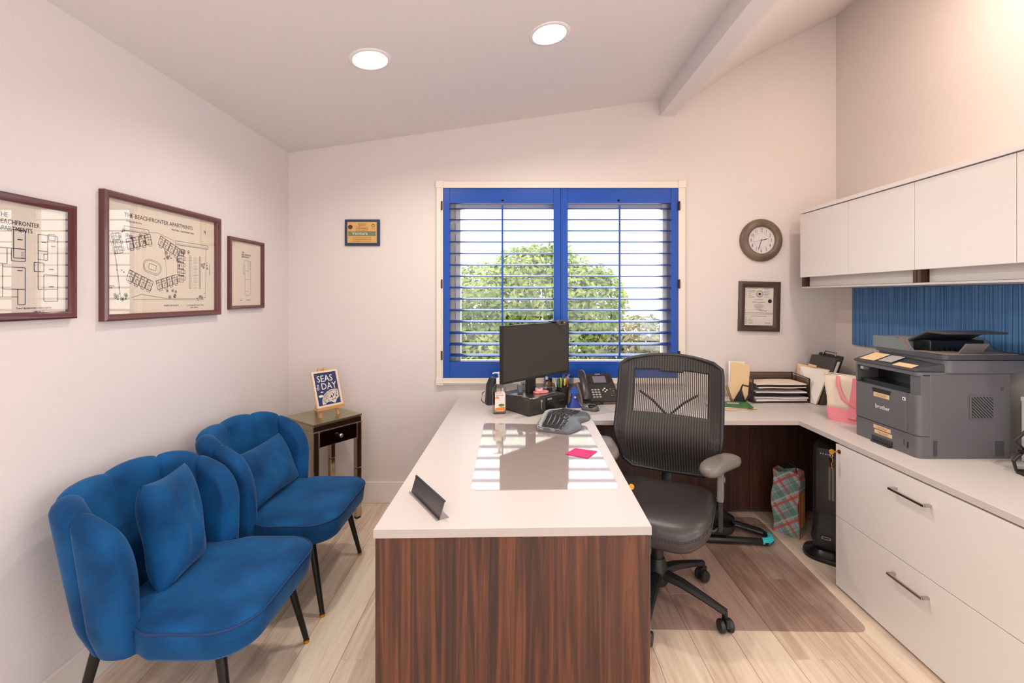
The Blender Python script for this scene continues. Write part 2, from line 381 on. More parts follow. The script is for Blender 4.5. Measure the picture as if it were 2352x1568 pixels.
for k, (x0, x1) in enumerate(((S0, SM - .001), (SM + .001, S1))):
    st = .049
    b = B()
    wbox(b, x0, x0 + st, -.012, .02, Z0s, Z1s); wbox(b, x1 - st, x1, -.012, .02, Z0s, Z1s)
    wbox(b, x0 + st, x1 - st, -.010, .018, zrt, Z1s); wbox(b, x0 + st, x1 - st, -.010, .018, Z0s, zrb)
    sh = obj('shutter', b, M_blue, win, bevel=.0015)
    cx = (x0 + x1) / 2; L_ = (x1 - x0) - 2 * st - .004
    mb = B(); tl = R(6.5)
    prof = [(math.cos(2 * math.pi * i / 14) * .044, math.sin(2 * math.pi * i / 14) * .0052) for i in range(14)]
    mb.rings([[Vector((xx, p[0] * math.cos(tl) - p[1] * math.sin(tl), p[0] * math.sin(tl) + p[1] * math.cos(tl))) for p in prof] for xx in (-L_ / 2, L_ / 2)])
    me = bpy.data.meshes.new('louver'); bmesh.ops.recalc_face_normals(mb.bm, faces=mb.bm.faces); mb.bm.to_mesh(me); mb.bm.free(); me.materials.append(M_blue)
    me.polygons.foreach_set('use_smooth', [len(p.vertices) == 4 for p in me.polygons])
    for z in louz:
        lv = bpy.data.objects.new('louver', me); COL.objects.link(lv); lv.parent = sh; lv.location = (cx - .31, .012, z - .8325)
    rx = U(1154 if k == 0 else 1423, 0, y=YB - .04).x
    b = B(); wbox(b, rx - .006, rx + .006, -.046, -.034, louz[-1] - .02, louz[0] + .015)
    for z in louz: b.cyl((rx - .31, -.036, z - .8325 - .006), (rx - .31, -.028, z - .8325 - .006), .0015, n=6)
    obj('tilt_rod', b, M_blue, sh, bevel=.002)
    b = B(); zz = zrt - .8325
    b.cyl((rx - .31, -.0125, zz + .022), (rx - .31, -.0095, zz + .022), .009, n=16); b.box(rx - .319, rx - .301, -.0125, -.0095, zz, zz + .022)
    obj('rod_notch', b, mat('notch_blue', (24, 58, 118), .5), sh)
for x in (S0 - .004, S1 + .004):
    for yy in (474, 652, 815):
        z = U(0, yy, y=YB).z; b = B(); wbox(b, x - .006, x + .006, -.03, -.012, z - .03, z + .03)
        b.cyl((x - .31, -.03, z - .8325 - .032), (x - .31, -.03, z - .8325 + .032), .004, n=8); obj('hinge', b, mat('hinge_bronze', (84, 60, 46), .4, .8) if 'hinge_bronze' not in bpy.data.materials else bpy.data.materials['hinge_bronze'], win)

# ------------------------------------------------------------ outside
b = B(); b.box(-14, 16, YB + .13, 22, -.32, -.3); g = struct(obj('trim_2', b, mat('garden_gravel', (190, 182, 168), .9))); g['label'] = 'pale garden ground outside the window'
b = B(); b.box(-8, 10, 8.4, 8.6, -.3, 2.3); b.box(-8, 10, 8.36, 8.64, 2.3, 2.36); o = tag(obj('garden_wall', b, mat('white_render', (250, 249, 246), .8), bevel=.01), 'bright white rendered garden wall behind the hedge', 'wall')
M_leaf1 = mottled('leaf_green', (120, 146, 52), (196, 208, 120), 3.0, .5)
M_leaf2 = mottled('leaf_dark', (84, 104, 52), (196, 188, 140), 4.0, .5)
M_stem = mat('stem_brown', (120, 96, 70), .8)
def hedge(name, label, cat, blobs, n, size, m, seed, base):
    rnd = random.Random(seed); t = thing(name, label, cat, base); b = B(); bx, by, bz = base
    tot = sum(r[3] * r[4] * r[5] for r in blobs)
    for c in blobs:
        for _ in range(int(n * c[3] * c[4] * c[5] / tot)):
            while True:
                d = Vector((rnd.uniform(-1, 1), rnd.uniform(-1, 1), rnd.uniform(-1, 1)))
                if .62 < d.length < 1.0 and d.y < .45: break
            p = Vector((c[0] + d.x * c[3] - bx, c[1] + d.y * c[4] - by, c[2] + d.z * c[5] - bz))
            nrm = (d + Vector((rnd.uniform(-.9, .9), rnd.uniform(-1.2, .3), rnd.uniform(-.2, 1.1)))).normalized()
            a = nrm.orthogonal().normalized(); a.rotate(Matrix.Rotation(rnd.uniform(0, 6.28), 3, nrm)); q = nrm.cross(a)
            s = size * rnd.uniform(.6, 1.25)
            b.face([p, p + a * s * .5 + q * s * .22 + nrm * s * .06, p + a * s, p + a * s * .5 - q * s * .22 + nrm * s * .06])
    stuff(obj('foliage', b, m, t, flip=False))
    b = B()
    for c in blobs:
        for _ in range(3):
            x = c[0] + rnd.uniform(-.5, .5) * c[3] - bx; y = c[1] - by
            b.tube([(x * .8, y, 0), (x * .9, y + .03, (c[2] - bz) * .5), (x, y, c[2] - bz)], [.02, .014, .008], 6)
    obj('stem', b, M_stem, t)
hedge('hedge', 'tall leafy green hedge filling the left part of the window view', 'hedge',
      [(-.35, 5.4, 1.25, .62, .5, .62), (.25, 5.5, 1.42, .7, .5, .66), (.75, 5.4, 1.3, .5, .45, .6), (.98, 5.3, 1.35, .3, .35, .45), (-.1, 5.2, .72, .7, .45, .5), (.62, 5.2, .75, .45, .4, .5), (-.55, 5.3, .8, .4, .4, .7), (.0, 5.5, 1.75, .3, .3, .3), (.5, 5.5, 1.8, .3, .3, .28)], 17000, .085, M_leaf1, 3, (.2, 5.4, -.3))
hedge('shrub', 'low pale shrub in the lower right part of the window view', 'shrub',
      [(1.22, 4.35, 1.02, .36, .28, .26), (1.03, 4.3, .82, .34, .25, .26), (1.38, 4.35, .80, .26, .25, .34)], 3800, .064, M_leaf2, 5, (1.2, 4.35, -.3))
t = thing('spiky_plant', 'spiky strap leaved plant low in front of the hedge', 'plant', (-.1, 4.3, -.3)); rnd = random.Random(9)
for i in range(12):
    a = rnd.uniform(0, 6.28); l = rnd.uniform(.45, .7); b = B(); pts = []
    for k in range(7):
        q = k / 6; pts.append((math.cos(a) * l * q * .8 + (i % 3 - 1) * .22, math.sin(a) * l * q * .5, 1.05 + l * (q - .9 * q * q)))
    b.tube(pts, [.02, .022, .02, .017, .013, .008, .002], 6, flat=.15); obj('leaf', b, M_leaf1, t, smooth=True)
b = B(); b.tube([(-.2, 0, 0), (-.1, 0, .5), (0, 0, 1.1)], [.05, .045, .04], 8); obj('trunk', b, M_stem, t)
t = thing('palm', 'palm with dark pointed fronds at the left edge of the window view', 'palm', (-1.12, 4.35, -.3))
b = B(); b.tube([(0, 0, 0), (-.02, 0, 1.2), (0, 0, 2.35)], [.07, .055, .05], 8); obj('trunk', b, M_stem, t)
for i in range(9):
    a = R(-60 + 40 * i); l = .7; b = B(); pts = [(math.cos(a) * l * q, math.sin(a) * l * .45 * q, 2.33 + .18 * q - .5 * q * q) for q in (0, .2, .4, .6, .8, 1)]
    b.tube(pts, [.016, .022, .02, .016, .01, .002], 6, flat=.2); obj('frond', b, M_leaf2, t, smooth=True)

# ------------------------------------------------------------ ceiling downlights
def downlight(x, y, z, ang, label, power, dz=.0265, col=None):
    t = thing('ceiling_light', label, 'ceiling light', (x, y, z), rot=(0, -ang, 0))
    # local -z points down into the room
    b = B(); b.lathe([(.072, .012), (.078, -.002), (.084, -.006), (.098, -.003), (.1, .0), (.1, .004), (.074, .014)], 40, cap=False); obj('trim_ring', b, M_white, t, smooth=True)
    b = B(); b.lathe([(.078, -.001), (.063, .030), (.058, .031)], 40, cap=False); obj('baffle', b, M_baf, t, smooth=True)
    b = B(); b.lathe([(.058, .0285), (.058, .0315)], 40); obj('lens', b, M_lens, t)
    b = B(); b.tube([(.0605 * math.cos(i * math.pi / 16), .0605 * math.sin(i * math.pi / 16), .027) for i in range(32)], .0028, 6, closed=True); obj('lens_ring', b, bpy.data.materials.get('lens_ring_tan') or mat('lens_ring_tan', (214, 180, 130), .5), t, smooth=True)
    l = bpy.data.lights.new('lamp_light', 'AREA'); l.shape = 'DISK'; l.size = .108; l.energy = power; l.color = col or WARM
    o = bpy.data.objects.new('lamp_light', l); COL.objects.link(o); o.parent = t; o.location = (0, 0, dz)
    return t
for (X, Y), lb, pw_ in zip(DL, ('lit recessed ceiling light nearer the left wall', 'lit recessed ceiling light right of centre, nearer the beam', 'recessed ceiling light behind the camera on the left', 'recessed ceiling light behind the camera near the middle'), (13, 13, 17, 17)):
    downlight(X, Y, ceilz(X), sl, lb, pw_)
# warm lamp shining on the right hand wall from the steep part of the ceiling
downlight(1.68, 1.75, 3.135 - .02, R(29), 'recessed ceiling light high above the printer counter, out of frame', 12.5, -.014, (1.0, .79, .62))
downlight(1.5, .1, 3.03 - .02, R(34), 'unseen ceiling light added to brighten the right side of the room', 26, -.014)  # extra lamp added in the steep slope to lift the right front
# ------------------------------------------------------------ L-shaped desk, return and counters
ZT = .75
def at_top(px, py, z=ZT): return U(px, py, z=z)
fl_, fr_ = at_top(857.5, 1215.6), at_top(1496.8, 1208); br_ = at_top(1353.6, 951.5); bl_ = Vector((-.402, 3.205, ZT))
desk = thing('desk', 'long white topped desk with walnut end panel reaching from the foreground to the window wall', 'desk', (0, 2.3, 0))
def dv(p): return (p[0], p[1] - 2.3)
b = B(); b.prism([dv(fl_), dv(fr_), dv((.4313, 2.62)), dv((.4313, 3.205)), dv(bl_)], ZT - .027, ZT)
lab(obj('desktop', b, M_lam, desk, bevel=.0012), 'white laminate desktop')
b = B(); e0, e1 = dv(fl_), dv(fr_); b.hexa([(e0[0], e0[1] - .0012, ZT - .0265), (e1[0], e1[1] - .0012, ZT - .0265), (e1[0], e1[1] - .0001, ZT - .0265), (e0[0], e0[1] - .0001, ZT - .0265), (e0[0], e0[1] - .0012, ZT - .001), (e1[0], e1[1] - .0012, ZT - .001), (e1[0], e1[1] - .0001, ZT - .001), (e0[0], e0[1] - .0001, ZT - .001)])
lab(obj('edge_band', b, mat('desk_edge_shaded', (176, 166, 160), .45), desk), 'front edge strip coloured darker as if shaded')  # edge greyed to stand in for weaker light on the desk front
b = B(); yp = 1.383 - 2.3
b.hexa([(-.4285, yp - .0055, 0), (.409, yp + .0125, 0), (.409, yp + .035, 0), (-.4285, yp + .017, 0), (-.4285, yp - .0055, ZT - .031), (.409, yp + .0125, ZT - .031), (.409, yp + .035, ZT - .031), (-.4285, yp + .017, ZT - .031)])
lab(obj('end_panel', b, M_wal, desk, bevel=.0008), 'walnut grained end panel')
b = B(); b.box(-.42, .40, yp + .02, .89, ZT - .031, ZT - .027); obj('reveal_strip', b, M_dark, desk)
b = B(); b.box(-.395, -.375, yp + .035, .88, .05, ZT - .031); obj('modesty_panel', b, M_wald, desk)
ped = B(); ped.box(-.05, .40, yp + .04, yp + .44, .06, ZT - .031); obj('pedestal', ped, M_wald, desk, bevel=.001)
for z0, z1 in ((.07, .30), (.305, .50), (.505, .715)):
    b = B(); b.box(.40, .418, yp + .042, yp + .438, z0, z1); dr = obj('drawer', b, M_cab, desk, bevel=.001)
    b = B(); ym = yp + .24; z = (z0 + z1) / 2
    b.tube([(.418, ym - .05, z), (.434, ym - .05, z), (.434, ym + .05, z), (.418, ym + .05, z)], .003, 6); obj('handle', b, M_chrome, dr)
b = B(); b.cyl((.418, 1.81 - 2.3, .694), (.424, 1.81 - 2.3, .694), .009); obj('lock', b, M_gold, desk, smooth='auto')
k = thing('key', 'brass key sticking out of the desk pedestal lock beside the office chair', 'key', (.424, 1.81, .694))
b = B(); b.box(0, .02, -.0015, .0015, -.004, .004); b.cyl((.031, -.0015, 0), (.031, .0015, 0), .012, n=18); obj('key_blank', b, M_gold, k, bevel=.0004)

back = thing('worktop', 'white laminate worktop running along the window wall behind the office chair', 'worktop', (1.0, 2.9, 0))
b = B(); b.box(.4325 - 1.0, 1.5955 - 1.0, 2.577 - 2.9, 3.195 - 2.9, ZT - .027, ZT); obj('counter_slab', b, M_lam, back, bevel=.001)
b = B(); b.box(.4325 - 1.0, 1.5955 - 1.0, 2.5755 - 2.9, 2.577 - 2.9, ZT - .026, ZT - .001); lab(obj('edge_band', b, mat('edge_band', (196, 178, 170), .4), back), 'pinkish edge band')
for x0, x1 in ((.44, 1.556), (1.559, 2.24)):
    b = B(); b.box(x0 - 1, x1 - 1, 3.045 - 2.9, 3.065 - 2.9, .02, ZT - .03); lab(obj('modesty_panel', b, M_wald, back, bevel=.001), 'dark walnut back panel under the worktop')
side = thing('counter', 'white laminate counter along the right wall carrying the printer', 'counter', (1.92, 2.0, 0))
b = B(); b.box(1.597 - 1.92, 2.250 - 1.92, -1.4, 3.195 - 2.0, ZT - .027, ZT); obj('counter_slab', b, M_lam, side, bevel=.001)
b = B(); b.box(1.5955 - 1.92, 1.597 - 1.92, -1.4, 2.575 - 2.0, ZT - .026, ZT - .001); obj('edge_band', b, mat('edge_band_light', (206, 196, 190), .4), side)
fc = thing('file_cabinet', 'white two drawer lateral file cabinet under the printer counter', 'cabinet', (1.92, 1.82, 0))
FX = 1.596 - 1.92
b = B(); b.box(FX + .02, .32, -.455, .455, .035, ZT - .031); b.box(FX + .06, .30, -.44, .44, 0, .035); obj('cabinet_body', b, M_cab, fc, bevel=.001)
zs = U(1918, 1181.5, x=1.596).z
for z0, z1, hp in ((.012, zs - .0015, ((2037, 1322), (2118, 1368))), (zs + .0015, ZT - .034, ((2040, 1125), (2123, 1157)))):
    b = B(); b.box(FX, FX + .019, -.457, .457, z0, z1); d = lab(obj('drawer', b, M_cab, fc, bevel=.0012), 'wide white drawer front')
    h0 = U(*hp[0], x=1.566); h1 = U(*hp[1], x=1.566); z = (h0.z + h1.z) / 2; ya, yb = h0.y - 1.82, h1.y - 1.82
    b = B(); hx = 1.566 - 1.92
    b.box(hx - .004, hx + .004, yb, ya, z - .005, z + .005); b.box(hx, FX, ya - .012, ya, z - .005, z + .005); b.box(hx, FX, yb, yb + .012, z - .005, z + .005)
    obj('handle', b, M_chrome, d, bevel=.001)
zl = .684; yl = U(1926, 1030, x=1.59).y - 1.82
b = B(); b.cyl((FX, yl, zl), (FX - .006, yl, zl), .009); obj('lock', b, mat('lock_brown', (96, 66, 44), .4, .8), fc, smooth='auto')
for i in range(1):
    k = thing('key', 'two brass keys on a ring hanging from the file cabinet lock', 'key', (1.59, yl + 1.82, zl))
    b = B(); b.box(-.024, 0, -.0015, .0015, -.004, .004); b.cyl((-.034, -.0015, 0), (-.034, .0015, 0), .013, n=18); obj('key_blank', b, M_gold, k, bevel=.0004)
    b = B(); b.tube([(-.037, .010 * math.cos(a), -.018 + .010 * math.sin(a)) for a in [i * math.pi / 6 for i in range(12)]], .0012, 6, closed=True, up=(1, 0, 0)); obj('key_ring', b, M_chrome, k)
    b = B(); b.cyl((-.0385, 0, -.040), (-.0355, 0, -.040), .013, n=18); b.box(-.0385, -.0355, -.004, .004, -.082, -.05); b.box(-.0385, -.0355, -.006, .0, -.076, -.064); obj('second_key', b, M_gold, k, bevel=.0004)
f2 = thing('file_cabinet', 'white file cabinet at the near end of the counter, right of the keyed cabinet', 'cabinet', (1.92, .90, 0))
b = B(); b.box(FX + .02, .32, -.455, .455, .035, ZT - .031); obj('cabinet_body', b, M_cab, f2)
for z0, z1 in ((.012, zs - .0015), (zs + .0015, ZT - .034)):
    b = B(); b.box(FX, FX + .019, -.457, .457, z0, z1); obj('drawer', b, M_cab, f2, bevel=.0012)

# ------------------------------------------------------------ wall cabinets and tackboard
UX = 1.90
ys = [U(v, 0, x=UX).y for v in (1837.5, 1948, 2100, 2334.5)] + [1.27]
for k in range(2):
    y1, ym, y0 = ys[2 * k], ys[2 * k + 1], ys[2 * k + 2]; yc = (y0 + y1) / 2
    t = thing('wall_cabinet', ['white two door wall cabinet nearest the window wall', 'white two door wall cabinet above the printer, cut by the right edge'][k], 'cabinet', (UX, yc, 1.506))
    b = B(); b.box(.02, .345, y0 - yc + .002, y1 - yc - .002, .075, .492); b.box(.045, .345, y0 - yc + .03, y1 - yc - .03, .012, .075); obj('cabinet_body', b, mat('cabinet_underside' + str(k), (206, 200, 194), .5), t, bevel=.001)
    b = B(); b.box(-.004, .345, y0 - yc + .001, y1 - yc - .001, .496, .518); obj('top_panel', b, M_cab, t, bevel=.001)
    b = B(); b.box(.012, .345, y0 - yc, y1 - yc, 0, .010); lab(obj('bottom_shelf', b, M_lam, t, bevel=.001), 'thin bottom panel')
    for q0 in (y1 - yc - .022, y0 - yc + .002):
        b = B(); b.box(.012, .35, q0, q0 + .02, .010, .075); lab(obj('divider', b, M_wald, t), 'dark upright at the cabinet end')
    for a, c in ((ym, y1), (y0, ym)):
        b = B(); b.box(0, .018, a - yc + .0012, c - yc - .0012, .072, .491); obj('door', b, M_cab, t, bevel=.0015)
M_tack = mat('tack_fabric', (44, 78, 122), .85)
nt = M_tack.node_tree; tc = N(M_tack, 'ShaderNodeTexCoord'); mp = N(M_tack, 'ShaderNodeMapping'); mp.inputs['Scale'].default_value = (1, 130, 1.2)
n1 = N(M_tack, 'ShaderNodeTexNoise'); n1.inputs['Scale'].default_value = 1; n1.inputs['Detail'].default_value = 2
r_ = ramp(M_tack, [(.35, (50, 90, 140)), (.65, (100, 150, 198))]); nt.links.new(tc.outputs['Object'], mp.inputs[0]); nt.links.new(mp.outputs[0], n1.inputs['Vector']); nt.links.new(n1.outputs['Fac'], r_.inputs[0]); nt.links.new(r_.outputs[0], nt.nodes['Principled BSDF'].inputs['Base Color'])
bp = N(M_tack, 'ShaderNodeBump'); bp.inputs['Strength'].default_value = .5; bp.inputs['Distance'].default_value = .002; nt.links.new(n1.outputs['Fac'], bp.inputs['Height']); nt.links.new(bp.outputs[0], nt.nodes['Principled BSDF'].inputs['Normal'])
yt = U(1958, 0, x=XR - .015).y
b = B(); b.box(-.018, -.002, -1.3, yt - 1.9, 1.132 - 1.32, 1.505 - 1.32)
o = tag(obj('tackboard', b, M_tack, loc=(XR, 1.9, 1.32), bevel=.002), 'blue ribbed fabric tackboard on the right wall under the cabinets', 'tackboard')

# ------------------------------------------------------------ framed prints on the left wall
def frame_thing(label, y0, y1, z0, z1, fw, draw, dep=.022, m=None, cat='picture'):
    t = thing('framed_print', label, cat, (XL, (y0 + y1) / 2, (z0 + z1) / 2), R(90))
    w, h = (y1 - y0), (z1 - z0); m = m or M_mahog
    picture(t, w, h, fw, draw, dep, m); return t
def picture(t, w, h, fw, draw, dep, m, paper=None):
    pr = [(0, 0), (0, -dep * .8), (fw * .25, -dep), (fw * .6, -dep * .92), (fw * .9, -dep * .6), (fw, -dep * .55), (fw, 0)]
    b = B(); rg = []
    for sx, sz in ((-1, -1), (1, -1), (1, 1), (-1, 1)): rg.append([Vector((sx * (w / 2 - a), yy, sz * (h / 2 - a))) for a, yy in pr])
    b.rings(rg, False, True); obj('frame', b, m, t, smooth='auto')
    b = B(); b.box(-w / 2 + fw * .8, w / 2 - fw * .8, -.004, -.001, -h / 2 + fw * .8, h / 2 - fw * .8); obj('print', b, paper or M_cream, t)
    b = B(); draw(b, FRONT(0, -.0045, 0), w - 2 * fw, h - 2 * fw); lab(obj('drawing', b, M_ink, t, flip=False), 'fine black line drawing and lettering')
    b = B(); b.face([(-w / 2 + fw * .9, -dep * .5, -h / 2 + fw * .9), (w / 2 - fw * .9, -dep * .5, -h / 2 + fw * .9), (w / 2 - fw * .9, -dep * .5, h / 2 - fw * .9), (-w / 2 + fw * .9, -dep * .5, h / 2 - fw * .9)])
    obj('glass', b, M_glass, t)
def plan_small(b, M, w, h):
    b.text('THE', .014, M @ T(-.045, h * .33, 0), 'LEFT'); b.text('BEACHFRONTER', .014, M @ T(-.045, h * .295, 0), 'LEFT', sx=.85); b.text('APARTMENTS', .014, M @ T(-.045, h * .26, 0), 'LEFT', sx=.85)
    b.pline([(-.02, .08), (.045, .08), (.045, -.115), (.03, -.125), (0, -.125), (-.012, -.11), (-.012, .0), (-.02, .0)], .0012, M, True)
    for yy in (.02, -.03, -.1): b.line((-.012, yy), (.03, yy), .001, M)
    b.line((.02, .08), (.02, 0), .0008, M); b.rect(-.03, .0, -.012, .05, .0008, M); b.rect(.03, .03, .04, .07, .0008, M)
    b.text('PLAN B', .006, M @ T(-.06, -.155, 0), 'LEFT'); b.text('ONE BEDROOM', .006, M @ T(.0, -.155, 0), 'LEFT')
def plan_left(b, M, w, h):
    x = w / 2
    for i, s in enumerate(('THE', 'BEACHFRONTER', 'APARTMENTS')): b.text(s, .021, M @ T(x - .214, h * .36 - i * .021, 0), 'LEFT', sx=.8)
    def R4(x0, y0, x1, y1, w_=.0018): b.rect(x - x0 * .62, y0, x - x1 * .62, y1, w_, M)
    R4(.27, .09, .215, -.0); R4(.345, .09, .215, .03); R4(.345, .03, .30, -.02); R4(.28, .03, .215, -.01); R4(.32, -.03, .215, -.10); R4(.345, -.02, .32, -.125)
    R4(.15, .085, .045, -.10); R4(.15, .085, .1, .03); R4(.15, .03, .1, 0); R4(.12, .02, .1, 0); R4(.12, -.05, .045, -.14); R4(.17, -.01, .12, -.04); R4(.095, .09, .06, .07)
    R4(.25, -.10, .215, -.15); b.line((x - .214, -.125), (x - .155, -.125), .0015, M)
    for px, py in ((.24, .06), (.24, -.04), (.12, .06), (.07, .05), (.08, -.03), (.08, -.09)): b.line((x - px * .62 - .008, py), (x - px * .62 + .008, py), .0025, M)
    for k in range(6): b.line((x - .146, .02 - k * .004), (x - .136, .02 - k * .004), .0008, M)
    b.text('TWO BEDROOM / TWO BATH', .008, M @ T(x - .105, -.165, 0), 'CENTER'); b.text('1280 SQ. FT.', .007, M @ T(x - .09, -.176, 0), 'CENTER'); b.text('A', .009, M @ T(x - .21, -.165, 0), 'CENTER')
def plan_site(b, M, w, h):
    rnd = random.Random(4)
    b.text('THE BEACHFRONTER APARTMENTS', .0265, M @ T(-.10, .168, 0), 'CENTER', sx=.9) if False else b.text('THE BEACHFRONTER APARTMENTS', .026, M @ T(-.235, .168, 0), 'LEFT', sx=.94)
    b.text('PASEO DE PLAYA', .010, M @ T(-.225, .148, 0), 'LEFT'); b.text('VENTURA, CALIFORNIA 93001', .011, M @ T(.02, .148, 0), 'LEFT'); b.text('N', .022, M @ T(.245, .165, 0)); b.line((.252, .155), (.252, .195), .001, M)
    b.text('PASEO DE PLAYA', .0115, M @ T(.02, -.205, 0)); b.text('HARBOR BLVD.', .0085, M @ T(.285, -.05, 0) @ RZ(R(90)), 'LEFT'); b.text('SANJON\n BLVD.', .008, M @ T(-.31, -.12, 0), 'LEFT')
    def unit(x, y, a, n, sz=.03):
        m = M @ T(x, y, 0) @ RZ(R(a))
        for i in range(n):
            o = i * sz
            b.rect(o, 0, o + sz * .9, sz * 1.3, .0018, m); b.rect(o + sz * .3, -.008, o + sz * .8, sz * .6, .0014, m); b.line((o, sz * .9), (o + sz * .9, sz * .9), .0012, m); b.rect(o + .003, sz * .95, o + sz * .4, sz * 1.25, .0009, m); b.line((o + sz * .5, .0), (o + sz * .5, sz * 1.3), .0009, m)
    unit(-.215, .035, 17, 4, .033); unit(-.06, .075, -22, 4, .033); unit(-.225, -.09, -20, 4, .034); unit(-.06, -.13, 16, 4, .032)
    unit(.10, -.09, 90, 5, .032); unit(-.24, .02, 105, 3, .028)
    for x0, x1, y in ((-.235, -.11, .112), (.045, .27, .085)):
        b.rect(x0, y, x1, y + .018, .0014, M)
        for i in range(int((x1 - x0) / .007)): b.line((x0 + i * .007, y), (x0 + i * .007, y + .009), .0008, M)
    for x in (.135, .205): 
        b.rect(x, -.12, x + .012, .04, .0012, M)
        for i in range(22): b.line((x, -.12 + i * .0073), (x + .012, -.12 + i * .0073), .0008, M)
    for i in range(22): b.line((.165, -.12 + i * .0073), (.19, -.12 + i * .0073), .0007, M)
    def stadium(cx, cy, rx, ry, a, w_): m = M @ T(cx, cy, 0) @ RZ(R(a)); b.pline(rr(rx * 2, ry * 2, ry, 6), w_, m, True)
    stadium(-.09, -.03, .05, .03, -14, .0012); stadium(-.09, -.03, .044, .024, -14, .001); m = M @ T(-.09, -.03, 0) @ RZ(R(-14)); b.rect(-.02, -.012, .02, .012, .0014, m)
    for i in range(60):
        e = rnd.choice(((-.25, -.16), (.02, -.15), (-.23, .1), (0, .03), (.05, 0), (.22, -.16), (.24, .0), (-.24, -.05), (.1, .06), (-.13, .08)))
        c = (e[0] + rnd.uniform(-.03, .03), e[1] + rnd.uniform(-.02, .02)); r = rnd.choice((.0028, .0035, .006, .008))
        if r < .005: b.disc(c, r, M)
        else: b.pline([(c[0] + r * math.cos(q * .785), c[1] + r * math.sin(q * .785)) for q in range(8)], .0018, M, True); b.disc(c, r * .5, M, 6)
    b.pline([(-.32, .13), (-.27, -.02), (-.25, -.17), (-.22, -.172)], .0012, M); b.pline([(-.29, .1), (-.255, -.15)], .001, M); b.pline([(-.2, -.165), (-.15, -.15), (.0, -.17), (.2, -.17), (.25, -.165), (.255, .09)], .0012, M); b.pline([(-.19, -.172), (.24, -.176)], .001, M)
    b.pline([(-.11, .12), (-.06, .125), (.04, .1)], .001, M); b.line((-.02, .08), (-.01, -.08), .0008, M); b.text('E.  KEY  BUILDING PLANS TYPE A', .008, M @ T(.12, -.205, 0), 'LEFT'); b.text('SCALE  NORTH', .008, M @ T(.14, -.216, 0), 'LEFT')
XF = XL + .02
frame_thing('small upright mahogany framed floor plan nearest the room corner', U(530, 0, x=XF).y, U(608, 0, x=XF).y, 1.378, 1.787, .02, plan_small)
frame_thing('large mahogany framed apartment site plan, middle of the three on the left wall', U(238, 0, x=XF).y, U(506, 0, x=XF).y, 1.354, 1.866, .026, plan_site, .03)
frame_thing('mahogany framed floor plans cut by the left edge of the photo', 1.27, U(177, 0, x=XF).y, 1.372, 1.776, .026, plan_left, .026)

# ------------------------------------------------------------ back wall: plaque, clock, certificate
pc = U(832.5, 534, y=YB - .01)
t = thing('award_plaque', 'small blue and gold award plaque left of the window', 'plaque', (pc.x, YB, pc.z))
b = B(); b.box(-.124, .124, -.016, 0, -.093, .093); obj('backing_board', b, mat('plaque_blue', (34, 52, 82), .35, coat=.3), t, bevel=.006)
M_goldp = mat('gold_print', (218, 172, 104), .4, .3)
b = B(); b.box(-.103, .103, -.0185, -.016, -.073, .073); obj('gold_plate', b, M_goldp, t)
b = B(); b.box(-.096, .096, -.0192, -.0185, -.025, .008); lab(obj('green_band', b, mat('plaque_green', (112, 122, 92), .5), t), 'green band')
b = B(); m = FRONT(0, -.0196, 0)
b.text('Ventura', .034, m @ T(-.015, -.017, 0)); obj('band_lettering', b, M_cream, t, flip=False)
b = B(); m = FRONT(0, -.019, 0)
for s, z, sz in (('Beachfronter', .056, .011), ('Apartments', .044, .010), ('has been chosen and awarded', .034, .0065), ('as the "BEST OF BUSINESS" 2007', .0245, .0065), ('in rental accommodations 2007', .0145, .0065), ('Ventura County Regional Business Awards', -.040, .0075), ('Top Rentals Apartments Small Business Category', -.052, .0068), ('Ventura Business Council of Ventura County', -.063, .0068)): b.text(s, sz, m @ T(0, z, 0))
b.disc((-.082, .038), .016, m, 20); b.pline([(.078 + .010 * math.cos(a), .047 + .010 * math.sin(a)) for a in [i * math.pi / 5 for i in range(10)]], .003, m, True); b.disc((.072, .026), .003, m); b.disc((.086, .026), .003, m)
obj('lettering', b, mat('brown_ink', (88, 52, 36), .7), t, flip=False)

cc = U(1749, 551.5, y=YB - .015)
t = thing('wall_clock', 'round bronze rimmed wall clock with white face above the certificate', 'clock', (cc.x, YB, cc.z))
mw = Matrix(((1, 0, 0, 0), (0, 0, -1, 0), (0, 1, 0, 0), (0, 0, 0, 1)))     # lathe axis z -> -y
M_bronze = mottled('bronze_rim', (92, 76, 64), (126, 106, 88), 6, .38)
b = B(); b.lathe([(.148, 0), (.150, .012), (.146, .020), (.125, .032), (.108, .036), (.100, .034), (.095, .026), (.093, .012), (.093, 0)], 56, mw, cap=False); obj('rim', b, M_bronze, t, smooth=True)
b = B(); b.lathe([(.094, .006), (.094, .012)], 56, mw); obj('face', b, mat('clock_face', (238, 228, 226), .7), t)
b = B(); m = FRONT(0, -.0135, 0)
for i in range(1, 13):
    a = R(90 - 30 * i); b.text(str(i), .034, m @ T(.071 * math.cos(a), .071 * math.sin(a) - .012, 0), sx=.62)
b.pline([(.052 * math.cos(i * math.pi / 24), .052 * math.sin(i * math.pi / 24)) for i in range(48)], .0006, m, True)
obj('numerals', b, M_ink, t, flip=False)
for nm, ang, l, w_, dz in (('hour_hand', 90 - (2 + 33 / 60) * 30, .052, .007, 0), ('minute_hand', 90 - 33 * 6, .078, .006, .0012), ('second_hand', 90 - 43 * 6, .066, .0015, .0024)):
    a = R(ang); m2 = FRONT(0, -.015 - dz, 0) @ RZ(a)
    b = B(); b.prism([(-.012, -w_ * .2), (l * .3, -w_ * .25), (l * .6, -w_ / 2), (l, 0), (l * .6, w_ / 2), (l * .3, w_ * .25), (-.012, w_ * .2)], 0, .0006, m2); obj(nm, b, M_ink, t)
